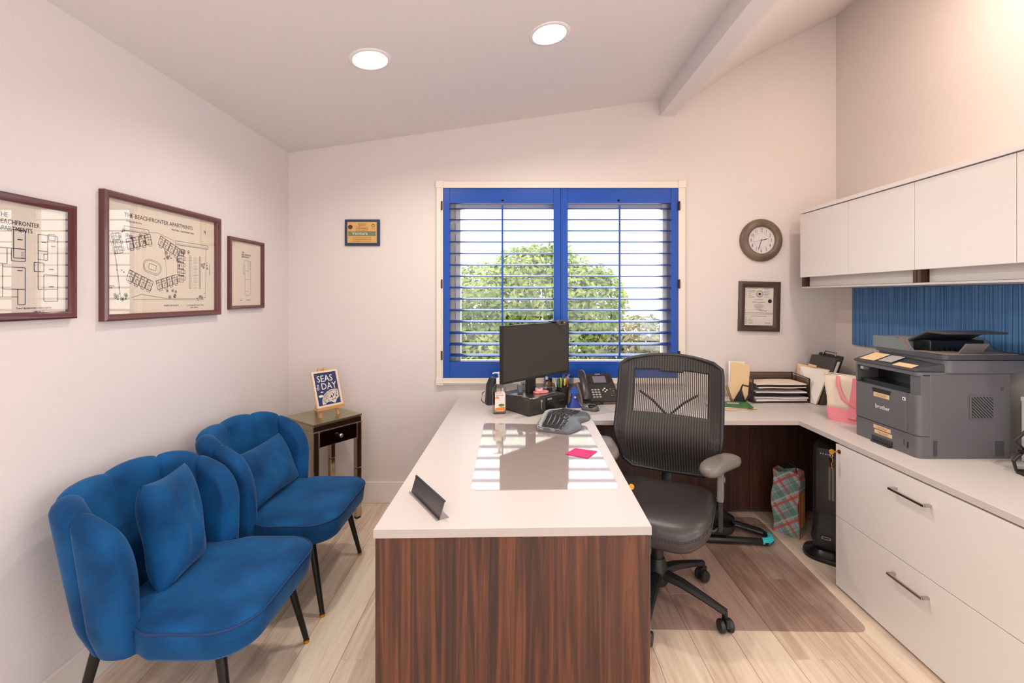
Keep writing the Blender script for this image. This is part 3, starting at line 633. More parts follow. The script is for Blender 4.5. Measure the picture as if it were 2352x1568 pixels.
b = B(); b.cyl((0, -.013, 0), (0, -.0195, 0), .0045, n=14); obj('hub', b, M_ink, t)
b = B(); b.lathe([(.0945, .021), (.0945, .0215)], 48, mw); obj('glass', b, M_glass, t)

q = U(1744, 703.5, y=YB - .012)
t = thing('certificate', 'dark wood framed permit certificate hanging under the wall clock', 'certificate', (q.x, YB, q.z), rot=(0, R(-1.2), 0) if False else (0, R(1.4), 0))
def cert(b, M, w, h):
    rnd = random.Random(2)
    for y, n_ in ((.135, 1), (.127, 1)): b.line((-.095, y), (-.01, y), .0016, M)
    for i in range(5):
        b.line((-.095, .113 - i * .012), (-.08, .113 - i * .012), .0012, M); b.line((-.075, .113 - i * .012), (-.075 + rnd.uniform(.02, .05), .113 - i * .012), .0018, M)
    for i in range(8): b.line((.035, .137 - i * .01), (.035 + rnd.uniform(.02, .055), .137 - i * .01), .0014, M)
    for r in (.024, .019): b.pline([(.005 + r * math.cos(i * math.pi / 12), .088 + r * math.sin(i * math.pi / 12)) for i in range(24)], .0016, M, True)
    b.disc((.005, .088), .011, M, 5); b.disc((.078, .038), .014, M, 18)
    b.text('PERMIT TO OPERATE', .009, M @ T(0, .026, 0)); b.text('STATE OF CALIFORNIA', .006, M @ T(0, .045, 0))
    for i in range(7): l = rnd.uniform(.012, .035); b.line((-l, .014 - i * .006), (l, .014 - i * .006), .001, M)
    b.pline([(.0, -.03), (.01, -.026), (.018, -.031), (.03, -.026), (.045, -.033), (.06, -.028)], .002, M)
    b.line((-.1, -.046), (.1, -.046), .0015, M); b.line((-.1, -.056), (.1, -.056), .001, M); b.text('ELEVATOR AND POOL SAFETY PERMIT', .0062, M @ T(0, -.071, 0))
    for i in range(5): b.line((-.095, -.08 - i * .011), (-.08, -.08 - i * .011), .0012, M); b.line((-.07, -.08 - i * .011), (-.07 + rnd.uniform(.02, .05), -.08 - i * .011), .0012, M)
    b.text('Approved', .010, M @ T(.065, -.118, 0))
picture(t, .288, .350, .042, cert, .024, M_mahd, mat('certificate_paper', (232, 220, 208), .8))
# ------------------------------------------------------------ blue velvet shell chairs
def sgnpow(v, p): return math.copysign(abs(v) ** p, v)
NP, PM = 6, R(112)
def shell_pt(ph, q, hw=1.0):
    """plan position, outward normal of the shell centre line at angle ph"""
    return None
def make_shell(b):
    def f(u, v):
        ph = (u * 2 - 1) * PM
        q = (u * NP) % 1.0; s = abs(math.sin(math.pi * q)) ** .38 if 0 < u < 1 else 0
        if q > .999 or q < .001: s = 0
        e = abs(ph) / PM
        H = .44 + (.80 - .44) * max(0, 1 - e ** 5.0) ** .5 + .020 * s * (1 - .5 * e)
        th = .028 + .017 * s
        if e > .90: th *= max(.10, 1 - ((e - .90) / .10) ** 2) ** .5
        if v < .40: t = v / .40; z = .37 + (H - th - .37) * t; off = -th
        elif v < .60:
            a = (v - .40) / .20 * math.pi; z = H - th + th * math.sin(a); off = -th * math.cos(a)
        else: t = (v - .60) / .40; z = H - th + (.338 - H + th) * t; off = th * (1 - .5 * max(0, t - .8) / .2)
        zz = min(1, max(0, (z - .32) / .45))
        a_ = .250 + .016 * zz; b_ = .125 + .100 * zz ** .8
        x = a_ * sgnpow(math.sin(ph), .78); y = .075 + .03 * zz + b_ * sgnpow(math.cos(ph), .85)
        nx, ny = math.sin(ph), math.cos(ph); l = math.hypot(nx, ny)
        return Vector((x + nx / l * off, y + ny / l * off, z))
    b.grid(f, 132, 44)
def seat_poly(hw, yf, yb, r, n=10):
    pts = []
    for cx, cy, a0, rad in ((hw - r, yf + r, -90, r), (hw - .05, yb - .05, 0, .05), (-hw + .05, yb - .05, 90, .05), (-hw + r, yf + r, 180, r)):
        for i in range(n + 1):
            a = R(a0 + 90 * i / n); pts.append((cx + rad * math.cos(a), cy + rad * math.sin(a)))
    return pts
def dense(pts, st=.02):
    o = []
    for i, p in enumerate(pts):
        q = pts[(i + 1) % len(pts)]; d = math.dist(p, q); k = max(1, int(d / st))
        for j in range(k): o.append((p[0] + (q[0] - p[0]) * j / k, p[1] + (q[1] - p[1]) * j / k))
    return o
def scale_poly(pts, f, cx=0, cy=-.06): return [(cx + (x - cx) * f, cy + (y - cy) * f) for x, y in pts]
def blue_chair(loc, rz, label):
    t = thing('accent_chair', label, 'chair', loc, rz, 'blue scalloped velvet chairs along the left wall')
    b = B(); make_shell(b); obj('backrest', b, M_velvet, t, smooth=True, flip=True)
    P = [(x * (1 - .10 * min(1, max(0, (y + .03) / .05))), y) for x, y in dense(seat_poly(.282, -.338, .16, .13))]
    b = B(); rg = []
    for f, z in ((.80, .325), (.93, .328), (.975, .345), (.985, .375), (1.0, .408), (.995, .424), (.96, .433), (.85, .443), (.6, .450), (.3, .452), (.05, .452)): rg.append([Vector((x, y, z)) for x, y in scale_poly(P, f)])
    b.rings(rg); s = obj('seat', b, M_velvet, t, smooth=True)
    pp = [(x, y, .424) for x, y in scale_poly(P, 1.0)]
    b = B(); b.tube(pp, .0042, 6, closed=True); obj('piping', b, mat('piping_blue', (10, 50, 100), .75, sheen=.1) if 'piping_blue' not in bpy.data.materials else bpy.data.materials['piping_blue'], s, smooth=True)
    for sx, sy in ((-1, -1), (1, -1), (-1, 1), (1, 1)):
        top = Vector((sx * .205, -.215 if sy < 0 else .17, .345)); bot = Vector((sx * .247, -.285 if sy < 0 else .235, .014))
        b = B(); b.cyl(top, bot, .017, .0105, 14); l = obj('leg', b, M_leg, t, smooth='auto')
        b = B(); d = (bot - top).normalized(); b.cyl(bot + Vector((0, 0, -.014)), bot + Vector((0, 0, -.003)), .012, .012, 14); b.cyl(bot + Vector((0, 0, -.004)), bot, .009, .010, 14); obj('foot', b, M_gold, l, smooth='auto')
    return t
def cushion(name, label, cat, M, w, h, th, m, grp=None):
    loc = M.translation.copy(); t = B()
    for side in (1, -1):
        def f(u, v):
            x = (u * 2 - 1); y = (v * 2 - 1); e = (1 - x ** 4) * (1 - y ** 4)
            pin = 1 - .055 * (1 - x * x) * 0 ; 
            xx = x * (1 - .05 * (1 - y * y) * 0) * (1 - .07 * math.cos(y * math.pi / 2)) if abs(x) > .0 else x
            yy = y * (1 - .07 * math.cos(x * math.pi / 2))
            wr = .004 * math.sin(9 * x + 4 * y) * (1 - abs(y)) + .003 * math.sin(5 * y - 7 * x)
            return Vector((xx * w / 2, side * (th / 2 * max(0, e) ** .55 + wr * e), yy * h / 2))
        t.grid(f, 28, 28)
    bmesh.ops.remove_doubles(t.bm, verts=t.bm.verts, dist=.0004)
    o = obj(name, t, m, smooth=True); o.matrix_world = M
    tag(o, label, cat, grp); return o
CX1, CX2 = (-1.168, 1.663, 0), (-1.168, 2.312, 0)
blue_chair(CX1, R(90), 'nearest blue velvet scalloped chair in the left foreground, cushion standing on end')
blue_chair(CX2, R(90), 'farther blue velvet scalloped chair beside the mirrored table')
m = T(-1.262, 1.672, .615) @ RZ(R(99)) @ RX(R(-11)) @ RY(R(3))
cushion('cushion', 'blue velvet cushion standing on end on the nearest chair', 'cushion', m, .265, .375, .13, M_velvet, 'blue lumbar cushions')
m = T(-1.268, 2.31, .575) @ RZ(R(90)) @ RX(R(-24)) @ RY(R(1))
cushion('cushion', 'blue velvet lumbar cushion lying along the back of the farther chair', 'cushion', m, .43, .27, .12, M_velvet, 'blue lumbar cushions')

# ------------------------------------------------------------ mirrored side table with easel sign
TA = R(54)      # drawer face runs along this direction; its normal points to the camera's right
tb = thing('side_table', 'small mirrored side table with one drawer in the left corner of the room', 'table', (-1.2535, 2.955, 0), TA)
# local: front face at y = -0.169
h_ = .169
b = B(); b.box(-h_, h_, -h_, h_, .671, .683); lab(obj('tabletop', b, M_mirt, tb, bevel=.002), 'greenish mirrored top')
b = B(); b.box(-h_ + .002, h_ - .002, -h_ + .002, h_ - .002, .632, .670); obj('upper_rail', b, M_mirror, tb, bevel=.004)
b = B(); b.box(-h_ + .006, h_ - .006, -h_ + .012, h_ - .006, .53, .631); obj('apron', b, M_mirror, tb, bevel=.002)
lw = .036
for sx in (-1, 1):
    for sy in (-1, 1):
        x0, x1 = sorted((sx * h_ * .985, sx * (h_ * .985 - lw))); y0, y1 = sorted((sy * h_ * .985, sy * (h_ * .985 - lw)))
        b = B(); z = .012
        for z1 in (.33, .631): b.box(x0, x1, y0, y1, z + .001, z1 - .001); z = z1
        l = obj('leg', b, M_mirror, tb, bevel=.004)
        b = B(); b.box(x0 + .003, x1 - .003, y0 + .003, y1 - .003, 0, .012); obj('foot', b, M_blk, l)
b = B(); b.box(-h_ + .04, h_ - .04, -h_ - .004, -h_ + .012, .535, .626); d = lab(obj('drawer', b, mat('smoked_mirror', (96, 70, 52), .08, 1.0), tb, bevel=.004), 'smoked mirror drawer front')
b = B(); b.lathe([(.005, 0), (.005, .010), (.012, .014), (.014, .021), (.011, .027), (.004, .030)], 18, T(0, -h_ - .004, .584) @ RX(R(90))); obj('knob', b, M_chrome, d, smooth=True)
for x0, y0 in ((-h_ * .985, -h_ * .985), (-h_ * .985 + lw - .002, -h_ * .985), (h_ * .985 - .002, -h_ * .985), (h_ * .985 - lw, -h_ * .985)):
    b = B(); b.box(x0, x0 + .002, y0 - .0012, y0 + .001, .014, .63); obj('edge_strip', b, M_black_edge, tb)
for x0, x1 in ((-h_ + .036, -h_ + .04), (h_ - .04, h_ - .036)):
    b = B(); b.box(x0, x1, -h_ - .003, -h_ + .01, .53, .631); obj('edge_strip', b, M_black_edge, tb)
b = B(); b.box(-h_, h_, -h_ - .002, -h_ + .002, .6295, .6335); b.box(h_ - .002, h_ + .0005, -h_, h_, .6295, .6335); b.box(-h_ - .0005, -h_ + .002, -h_, h_, .6295, .6335); obj('edge_strip', b, M_black_edge, tb)
EA = TA
M_pine = mat('pine', (206, 150, 100), .5)
ez = thing('easel', 'small wooden tabletop easel on the mirrored side table', 'easel', (-1.262, 2.965, .683), EA)
tl = R(19)
def leg(b, p0, p1, w=.016, t_=.010):
    p0 = Vector(p0); p1 = Vector(p1); d = (p1 - p0).normalized(); a = Vector((1, 0, 0)); a = (a - d * a.dot(d)).normalized(); c = d.cross(a)
    b.rings([[p + a * sx * w / 2 + c * sy * t_ / 2 for sx, sy in ((-1, -1), (1, -1), (1, 1), (-1, 1))] for p in (p0, p1)])
for nm, p0, p1 in (('leg', (-.062, -.075, .0), (-.018, .022, .30)), ('leg', (.062, -.075, .0), (.018, .022, .30)), ('rear_leg', (0, .085, 0), (0, .026, .29))):
    b = B(); leg(b, p0, p1); obj(nm, b, M_pine, ez, bevel=.001)
b = B(); b.box(-.095, .095, -.094, -.050, .050, .060); b.box(-.095, .095, -.098, -.093, .050, .068); obj('ledge', b, M_pine, ez, bevel=.0012)
b = B(); b.box(-.03, .03, .016, .026, .275, .29); obj('crosspiece', b, M_pine, ez, bevel=.001)
sg = thing('sign', 'framed navy sign reading SEAS the DAY resting on the wooden easel', 'sign', (-1.262 + .0805 * math.sin(EA), 2.965 - .0805 * math.cos(EA), .7475), rot=(0, 0, 0))
sg.rotation_euler = (RZ(EA) @ RX(-tl)).to_euler()
sw, sh_ = .178, .232
b = B()
for x0, x1, z0, z1 in ((-sw / 2, sw / 2, 0, .012), (-sw / 2, sw / 2, sh_ - .012, sh_), (-sw / 2, -sw / 2 + .012, .012, sh_ - .012), (sw / 2 - .012, sw / 2, .012, sh_ - .012)): b.box(x0, x1, -.009, .009, z0, z1)
obj('frame', b, mat('washed_wood', (232, 206, 178), .6), sg)
b = B(); b.box(-sw / 2 + .012, sw / 2 - .012, -.003, .006, .012, sh_ - .012); obj('panel', b, mat('sign_navy', (36, 50, 96), .6), sg)
b = B(); m = FRONT(0, -.0036, 0)
b.text('SEAS', .060, m @ T(-.004, .162, 0), sx=.88, depth=.0006); b.text('DAY', .060, m @ T(.015, .112, 0), sx=.88, depth=.0006); b.text('the', .028, m @ T(-.052, .112, 0) @ RZ(R(90)), 'LEFT', depth=.0006)
obj('lettering', b, mat('sign_cream', (240, 224, 208), .6), sg, flip=False)
M_scream = bpy.data.materials['sign_cream']
b = B()
def fish(cx, cy, s, m): 
    b.face([m @ Vector((cx + s * math.cos(a), cy + s * .45 * math.sin(a), 0)) for a in [i * math.pi / 8 for i in range(16)]]); b.face([m @ Vector(p) for p in ((cx + s * .8, cy, 0), (cx + s * 1.5, cy + s * .45, 0), (cx + s * 1.3, cy, 0), (cx + s * 1.5, cy - s * .45, 0))])
fish(-.05, .072, .017, m); obj('fish', b, M_scream, sg, flip=False); b = B(); fish(-.028, .045, .010, m); obj('fish', b, M_scream, sg, flip=False); b = B(); fish(-.04, .097, .008, m); obj('fish', b, M_scream, sg, flip=False)
b = B(); rnd = random.Random(3)
def coral(p, a, l, w, d):
    q = (p[0] + l * math.cos(a), p[1] + l * math.sin(a)); b.line(p, q, w, m)
    if d and -.07 < q[0] < .072 and q[1] < .115:
        for s in (-1, 0, 1):
            if rnd.random() < .85: coral(q, a + s * R(26) + rnd.uniform(-.1, .1), l * .82, w * .85, d - 1)
for a in (60, 85, 110, 135, 150): coral((.038, .018), R(a), .026, .0042, 4)
for v in b.bm.verts:
    v.co.x = max(-.073, min(.073, v.co.x)); v.co.z = max(.015, v.co.z)
obj('coral', b, M_scream, sg, flip=False)

# ------------------------------------------------------------ office chair
oc = thing('office_chair', 'black office chair with see-through mesh back between desk and counter', 'chair', (.672, 2.175, .0038), R(-27.2))
M_mesh = mat('chair_mesh_black', (58, 52, 50), .6)
M_meshs = mat('chair_shell_black', (46, 42, 41), .6)
nt = M_meshs.node_tree; tc = N(M_meshs, 'ShaderNodeTexCoord'); wv = N(M_meshs, 'ShaderNodeTexWave'); wv.wave_type = 'BANDS'; wv.bands_direction = 'X'; wv.inputs['Scale'].default_value = 24; wv.inputs['Distortion'].default_value = .3
rm = ramp(M_meshs, [(.3, (26, 23, 22)), (.8, (62, 55, 51))]); nt.links.new(tc.outputs['Object'], wv.inputs['Vector']); nt.links.new(wv.outputs['Fac'], rm.inputs[0]); nt.links.new(rm.outputs[0], nt.nodes['Principled BSDF'].inputs['Base Color'])
M_leather = mat('black_leather', (58, 52, 52), .36, bump=(220, .12, .001))
M_armg = mat('arm_grey', (112, 104, 100), .4)
def back_pt(u, v, off=0):
    s = u * 2 - 1; W = (.212 + .047 * min(1, v / .35) ** .8) - .006 * max(0, v - .6)
    e = abs(2 * v - 1); wz = W * (1 - max(0, (e - .80) / .2) ** 2.6 * .16)
    z = .535 + v * .60
    lum = .055 * math.exp(-((z - .72) / .12) ** 2); lean = .10 * max(0, v - .35) ** 1.3
    y = .245 - lum + lean + .0
    sag = -.045 * s * s
    ztop = -.028 * s * s * (v ** 6) + .018 * s * s * (1 - v) ** 4
    return Vector((s * wz + .014, y + sag + off, z + ztop))
UW0, UW1, VW0, VW1 = .15, .875, .495, .885
def win_hole(u, v): return UW0 < u < UW1 and VW0 < v < VW1 + .02 * (math.sin((u - UW0) / (UW1 - UW0) * math.pi) ** .4 * -1.4)
b = B(); b.grid(lambda u, v: back_pt(u, v), 80, 60, win_hole)
lab(obj('back_panel', b, M_meshs, oc, smooth=True, solid=.014, flip=True), 'dark woven back panel with lumbar pad')
b = B(); n = 40
for i in range(n):
    u = UW0 - .004 + (UW1 - UW0 + .008) * (i + .5) / n; rg = []
    for j in range(13):
        v = VW0 - .01 + (VW1 - VW0 + .02) * j / 12; p = back_pt(u, v); w = .0026
        rg.append([p + Vector(q) for q in ((-w, -.001, 0), (w, -.001, 0), (w, .001, 0), (-w, .001, 0))])
    b.rings(rg)
stuff(lab(obj('mesh_strands', b, M_mesh, oc), 'see-through vertical mesh strands'))
b = B()
for i in range(24):        # knit ridges on the opaque border of the back
    u = .02 + i * .0058 if i < 12 else .895 + (i - 12) * .0082
    b.tube([back_pt(u, v, -.008) for v in [k / 16 * .88 + .06 for k in range(17)]], .0016, 4)
stuff(obj('mesh_ribs', b, M_mesh, oc))
b = B(); pts = [back_pt(u, 0) for u in [i / 12 for i in range(13)]] + [back_pt(1, v) for v in [i / 16 for i in range(1, 17)]] + [back_pt(1 - u, 1) for u in [i / 12 for i in range(1, 13)]] + [back_pt(0, 1 - v) for v in [i / 16 for i in range(1, 16)]]
b.tube(pts, .010, 8, closed=True, up=(0, 1, 0)); obj('back_frame', b, M_blk, oc, smooth=True)
b = B(); b.tube([(0, .10, .44), (0, .27, .43), (0, .315, .55), (0, .29, .72)], [.03, .03, .028, .022], 8, flat=.6); b.tube([(-.16, .27, .80), (-.05, .30, .78), (.05, .30, .78), (.16, .27, .80)], .010, 8); b.tube([(-.15, .30, .93), (-.08, .315, .88), (0, .32, .80)], .007, 6); b.tube([(.15, .30, .93), (.08, .315, .88), (0, .32, .80)], .007, 6); obj('back_support', b, M_blk, oc, smooth='auto')
P = rr(.505, .49, .13, 9, 0, -.02); P = dense(P)
b = B(); rg = []
def sp(f, z): 
    o = []
    for x, y in scale_poly(P, f, 0, -.02):
        fy = max(0, (-y - .12) / .15); o.append(Vector((x, y, z - .05 * fy ** 2 * min(1, f) - .0 + .012 * (abs(x) / .25) ** 2)))
    return o
for f, z in ((.82, .405), (.95, .41), (.985, .43), (1.0, .455), (.99, .478), (.95, .492), (.85, .499), (.6, .500), (.3, .494), (.04, .492)): rg.append(sp(f, z))
b.rings(rg); s = obj('seat', b, M_leather, oc, smooth=True)
b = B(); b.tube([p + Vector((0, 0, .001)) for p in sp(1.0, .470)], .0028, 6, closed=True); obj('seat_piping', b, M_meshs, s, smooth=True)
b = B(); b.prism(rr(.42, .40, .08, 6, 0, 0), .385, .408); b.box(-.09, .09, -.12, .12, .33, .388); obj('seat_mechanism', b, M_blk, oc, bevel=.006)
b = B(); b.lathe([(.028, .20), (.028, .33)], 18); b.lathe([(.02, .33), (.02, .36)], 16); obj('gas_column', b, M_blk, oc, smooth='auto')
for sx in (-1, 1):
    AX, AY = sx * .272, .075; t0 = T(AX, AY, 0) @ RZ(R(-22 * sx))
    pp = resample([(x + sx * .010 * math.sin(y * 9), y) for (x, y) in rr(.098, .255, .047, 6)], 56)
    dz = lambda x, y: -.026 * (max(0, -y - .03) / .11) ** 1.6
    pad = B(); rg = []
    for f, z in ((.75, .648), (.93, .652), (1.0, .668), (.97, .684), (.85, .692), (.5, .695), (.05, .695)): rg.append([t0 @ Vector((x * f, y * f, z + dz(x * f, y * f))) for x, y in pp])
    pad.rings(rg); obj('armrest', pad, M_armg, oc, smooth=True)
    b = B(); b.box(AX - .014, AX + .014, AY - .035, AY + .03, .50, .652); lab(obj('arm_sleeve', b, M_armg, oc, bevel=.006), 'grey height adjusting sleeve')
    b = B(); b.cyl((AX + sx * .013, AY - .005, .60), (AX + sx * .02, AY - .005, .60), .014, n=14); obj('arm_button', b, M_armg, oc, smooth='auto')
    b = B(); b.cyl((AX, AY + .03, .635), (AX + sx * .02, AY + .055, .635), .007, n=10); obj('arm_lever', b, M_armg, oc, smooth='auto')
    b = B(); b.box(AX - .010, AX + .010, AY - .028, AY + .022, .36, .51); b.tube([(AX, AY, .38), (AX - sx * .03, AY - .02, .36), (sx * .1, AY - .05, .365)], .014, 6, flat=.7); obj('arm_post', b, M_blk, oc, bevel=.003)
b = B(); b.tube([(-.22, -.02, .385), (-.29, -.05, .38)], .008, 8); b.ell((-.30, -.055, .38), .018, .018, .012); obj('lever', b, M_blk, oc, smooth='auto')
b = B(); b.lathe([(.045, .085), (.052, .10), (.048, .16), (.032, .205)], 20); obj('hub', b, M_blk, oc, smooth='auto')
for k in range(5):
    a = R(-16.5 + 72 * k)
    c, s_ = math.cos(a), math.sin(a); r = .315
    b = B(); b.tube([(c * .03, s_ * .03, .135), (c * .12, s_ * .12, .130), (c * .23, s_ * .23, .108), (c * r, s_ * r, .088)], [.030, .026, .021, .018], 8, flat=.75)
    lg = obj('base_leg', b, M_blk, oc, smooth='auto')
    M = T(c * r, s_ * r, 0) @ RZ(a + R(50 + 40 * (k % 3)))
    b = B(); b.cyl(M @ Vector((0, 0, .05)), M @ Vector((0, 0, .095)), .008, n=10); b.box(-.009, .009, -.022, .02, .03, .068, M); cs_ = obj('caster', b, M_blk, lg, bevel=.003)
for k in range(5):
    a = R(-16.5 + 72 * k); c, s_ = math.cos(a), math.sin(a); M = T(c * .315, s_ * .315, 0) @ RZ(a + R(50 + 40 * (k % 3)))
    for q in (-1, 1):
        b = B(); M2 = M @ T(q * .019, .004, .029) @ RY(R(90)); b.lathe([(.012, -.011), (.025, -.010), (.028, -.004), (.028, .005), (.024, .010), (.01, .011)], 20, M2); obj('caster_wheel', b, M_blk, oc, smooth='auto')

# ------------------------------------------------------------ things on the floor
cm = []
for cx, cy, a0, r in ((1.53 - .05, 1.965 + .05, -90, .05), (1.575 - .05, 2.99 - .05, 0, .05), (.46, 2.97 - .04, 90, .04), (.36, 1.985 + .04, 180, .04)):
    for i in range(7): a = R(a0 + 15 * i); cm.append((cx + r * math.cos(a) - 1.0, cy + r * math.sin(a) - 2.4))
b = B(); b.prism(cm, .0012, .0035)
tag(obj('chair_mat', b, M_mat, loc=(1.0, 2.4, 0)), 'smoky clear vinyl mat on the floor under the office chair', 'chair mat')

fm = thing('pedal_exerciser', 'black under desk pedal exerciser with a turquoise tipped foot frame', 'exercise machine', (1.17, 2.78, .004), R(-6))
M_cyan = mat('turquoise_plastic', (60, 190, 196), .4)
b = B(); fr = [(.30 + .0, -.10), (.33, -.08), (.335, -.04), (.31, .02), (.2, .10), (.05, .12), (-.25, .12), (-.30, .09), (-.30, -.08), (-.26, -.10)]
b.tube([(x, y, .022) for x, y in fr], .020, 8, closed=True, flat=.9); obj('base_frame', b, M_blk, fm, smooth='auto')
b = B(); b.tube([(.27, -.101, .024), (.30, -.100, .024), (.328, -.080, .024), (.337, -.045, .026), (.327, -.005, .030), (.30, .03, .034)], [.0205, .0208, .0205, .017, .010, .004], 8, flat=.9); lab(obj('frame_tip', b, M_cyan, fm, smooth='auto'), 'turquoise frame tip')
b = B(); b.tube([(-.28, 0, .06), (-.1, .03, .09), (.05, .05, .10), (.16, .06, .06)], [.05, .075, .07, .03], 12, flat=.9); obj('housing', b, M_blk, fm, smooth='auto')
b = B(); b.ell((.03, .05, .165), .062, .05, .035); obj('display_pod', b, M_blks, fm, smooth=True)
b = B(); b.tube([(.03 + .036 * math.cos(a), .035 + .02 * math.sin(a), .196 + .009 * math.sin(a)) for a in [i * math.pi / 10 for i in range(20)]], .0022, 5, closed=True); obj('display_ring', b, M_cyan, fm)
for y, z in ((-.06, .075), (.16, .10)):
    b = B(); pl2 = rr(.32, .13, .06, 7); c = []
    b.rings([[Vector((x * f - .03, y_ * f + y, zz)) for x, y_ in pl2] for f, zz in ((.92, z - .02), (1, z), (1.0, z + .028), (.955, z + .028), (.94, z + .004), (.1, z + .004))]); obj('pedal', b, M_blk, fm, smooth='auto')
    b = B(); b.tube([(-.16, y, z - .015), (-.05, y * .6 + .01, .08)], .012, 8); obj('crank_arm', b, M_armg, fm)
b = B(); b.tube([(.10, .06, .05), (.20, .04, .035), (.31, -.02, .028)], .009, 6); obj('tow_bar', b, M_blk, fm)

ht = thing('tower_heater', 'tall black tower heater beside the plaid gift bag under the counter', 'heater', (1.745, 2.545, 0), R(-42))
b = B(); b.rings([[Vector((x * f, y * f, z)) for x, y in rr(.25, .21, .09, 7)] for f, z in ((.98, 0), (1, .01), (.97, .022), (.75, .036), (.62, .055), (.55, .06))]); obj('base', b, M_blks, ht, smooth='auto')
b = B(); rg = []
for z, w, d, yy in ((.05, .09, .10, 0), (.075, .14, .15, -.005), (.12, .155, .165, -.008), (.18, .145, .145, 0), (.24, .14, .135, 0), (.58, .14, .135, 0), (.612, .138, .13, .004), (.632, .12, .10, .014), (.636, .08, .06, .016)):
    rg.append([Vector((x, y + yy, z)) for x, y in rr(w, d, .035, 6)])
b.rings(rg); obj('body', b, M_blk, ht, smooth='auto')
b = B(); b.box(-.052, .052, -.0705, -.066, .26, .57); obj('front_panel', b, M_blks, ht, bevel=.002)
for i, x in enumerate((.008, .024)):
    b = B(); b.box(x, x + .009, -.073, -.0695, .34, .52); obj('vent_bar', b, mat('heater_silver', (120, 112, 108), .35, .5) if i == 0 else bpy.data.materials['heater_silver'], ht)
b = B(); b.prism(rr(.042, .016, .0079, 5), 0, .003, FRONT(.0, -.0905, .135)); o = obj('badge', b, M_chrome, ht); b = B(); b.prism(rr(.036, .010, .005, 5), 0, .0035, FRONT(.0, -.0908, .135)); obj('badge_face', b, M_blk, o)
b = B()
for i in range(6): b.box(-.03 + i * .011, -.026 + i * .011, -.0725, -.068, .588 - .004, .588)
stuff(obj('control_marks', b, M_white, ht))

M_plaid = mat('plaid_paper', (150, 160, 158), .6); nt = M_plaid.node_tree; p_ = nt.nodes['Principled BSDF']; L = nt.links.new
tc = N(M_plaid, 'ShaderNodeTexCoord'); prev = None
def stripe(ax, sc, width, off, c, prev, fac=.8):
    mp = N(M_plaid, 'ShaderNodeMapping'); mp.inputs['Rotation'].default_value = (0, R(ax), 0); L(tc.outputs['Object'], mp.inputs[0])
    sx = N(M_plaid, 'ShaderNodeSeparateXYZ'); L(mp.outputs[0], sx.inputs[0])
    a = N(M_plaid, 'ShaderNodeMath'); a.operation = 'MULTIPLY_ADD'; a.inputs[1].default_value = sc; a.inputs[2].default_value = off + 50; L(sx.outputs['X'], a.inputs[0])
    f = N(M_plaid, 'ShaderNodeMath'); f.operation = 'FRACT'; L(a.outputs[0], f.inputs[0])
    g = N(M_plaid, 'ShaderNodeMath'); g.operation = 'LESS_THAN'; g.inputs[1].default_value = width; L(f.outputs[0], g.inputs[0])
    k = N(M_plaid, 'ShaderNodeMath'); k.operation = 'MULTIPLY'; k.inputs[1].default_value = fac; L(g.outputs[0], k.inputs[0])
    mx = N(M_plaid, 'ShaderNodeMix'); mx.data_type = 'RGBA'; L(k.outputs[0], mx.inputs['Factor']); mx.inputs['B'].default_value = lin(c) + (1,)
    if prev: L(prev, mx.inputs['A'])
    else: mx.inputs['A'].default_value = lin((152, 166, 166)) + (1,)
    return mx.outputs['Result']
for ax in (38, -52):
    for sc, w_, of, c, fa in ((9, .30, .0, (70, 118, 96), .5), (9, .12, .5, (196, 72, 62), .85), (9, .05, .66, (236, 220, 206), .9), (18, .06, .3, (60, 80, 110), .6)):
        prev = stripe(ax, sc, w_, of, c, prev, fa)
L(prev, p_.inputs['Base Color'])
M_kraft = mat('kraft_orange', (206, 146, 84), .6); M_redp = mat('red_trim', (170, 44, 58), .6)
gb = thing('gift_bag', 'plaid paper gift bag standing left of the tower heater', 'bag', (1.668, 2.80, 0), R(-50))
gw, gd, gh = .148, .088, .385
rnd = random.Random(11)
P0 = dense(rr(gw, gd, .004, 2), .03); b = B(); rg = []
for k in range(9):
    z = gh * k / 8; rg.append([Vector((x * (1 + .04 * math.sin(z * 18 + x * 30)) + .006 * math.sin(z * 25), y * (1 + .08 * math.sin(z * 14 + x * 20)), z + (.012 * math.sin(x * 40) if k == 8 else 0))) for x, y in P0])
b.rings(rg, cap=False); b.face([Vector((x, y, .002)) for x, y in P0]); obj('bag_body', b, M_plaid, gb, solid=.0012)
b = B(); b.box(gw / 2 + .002, gw / 2 + .005, -gd / 2 + .012, gd / 2, .015, gh * .87); lab(obj('side_panel', b, M_kraft, gb), 'orange side panel')
b = B(); b.box(gw / 2 + .001, gw / 2 + .0065, -gd / 2 + .001, -gd / 2 + .012, .01, gh * .885); b.box(gw / 2 + .001, gw / 2 + .0065, -gd / 2 + .012, gd / 2, gh * .87, gh * .885); lab(obj('border', b, M_redp, gb), 'dark red border')
b = B(); b.tube([(-.035, gd / 2, gh - .02), (-.03, gd / 2 - .01, gh + .02), (.0, gd / 2 - .02, gh + .032), (.03, gd / 2 - .01, gh + .02), (.035, gd / 2, gh - .02)], .003, 6); obj('handle', b, M_blk, gb)
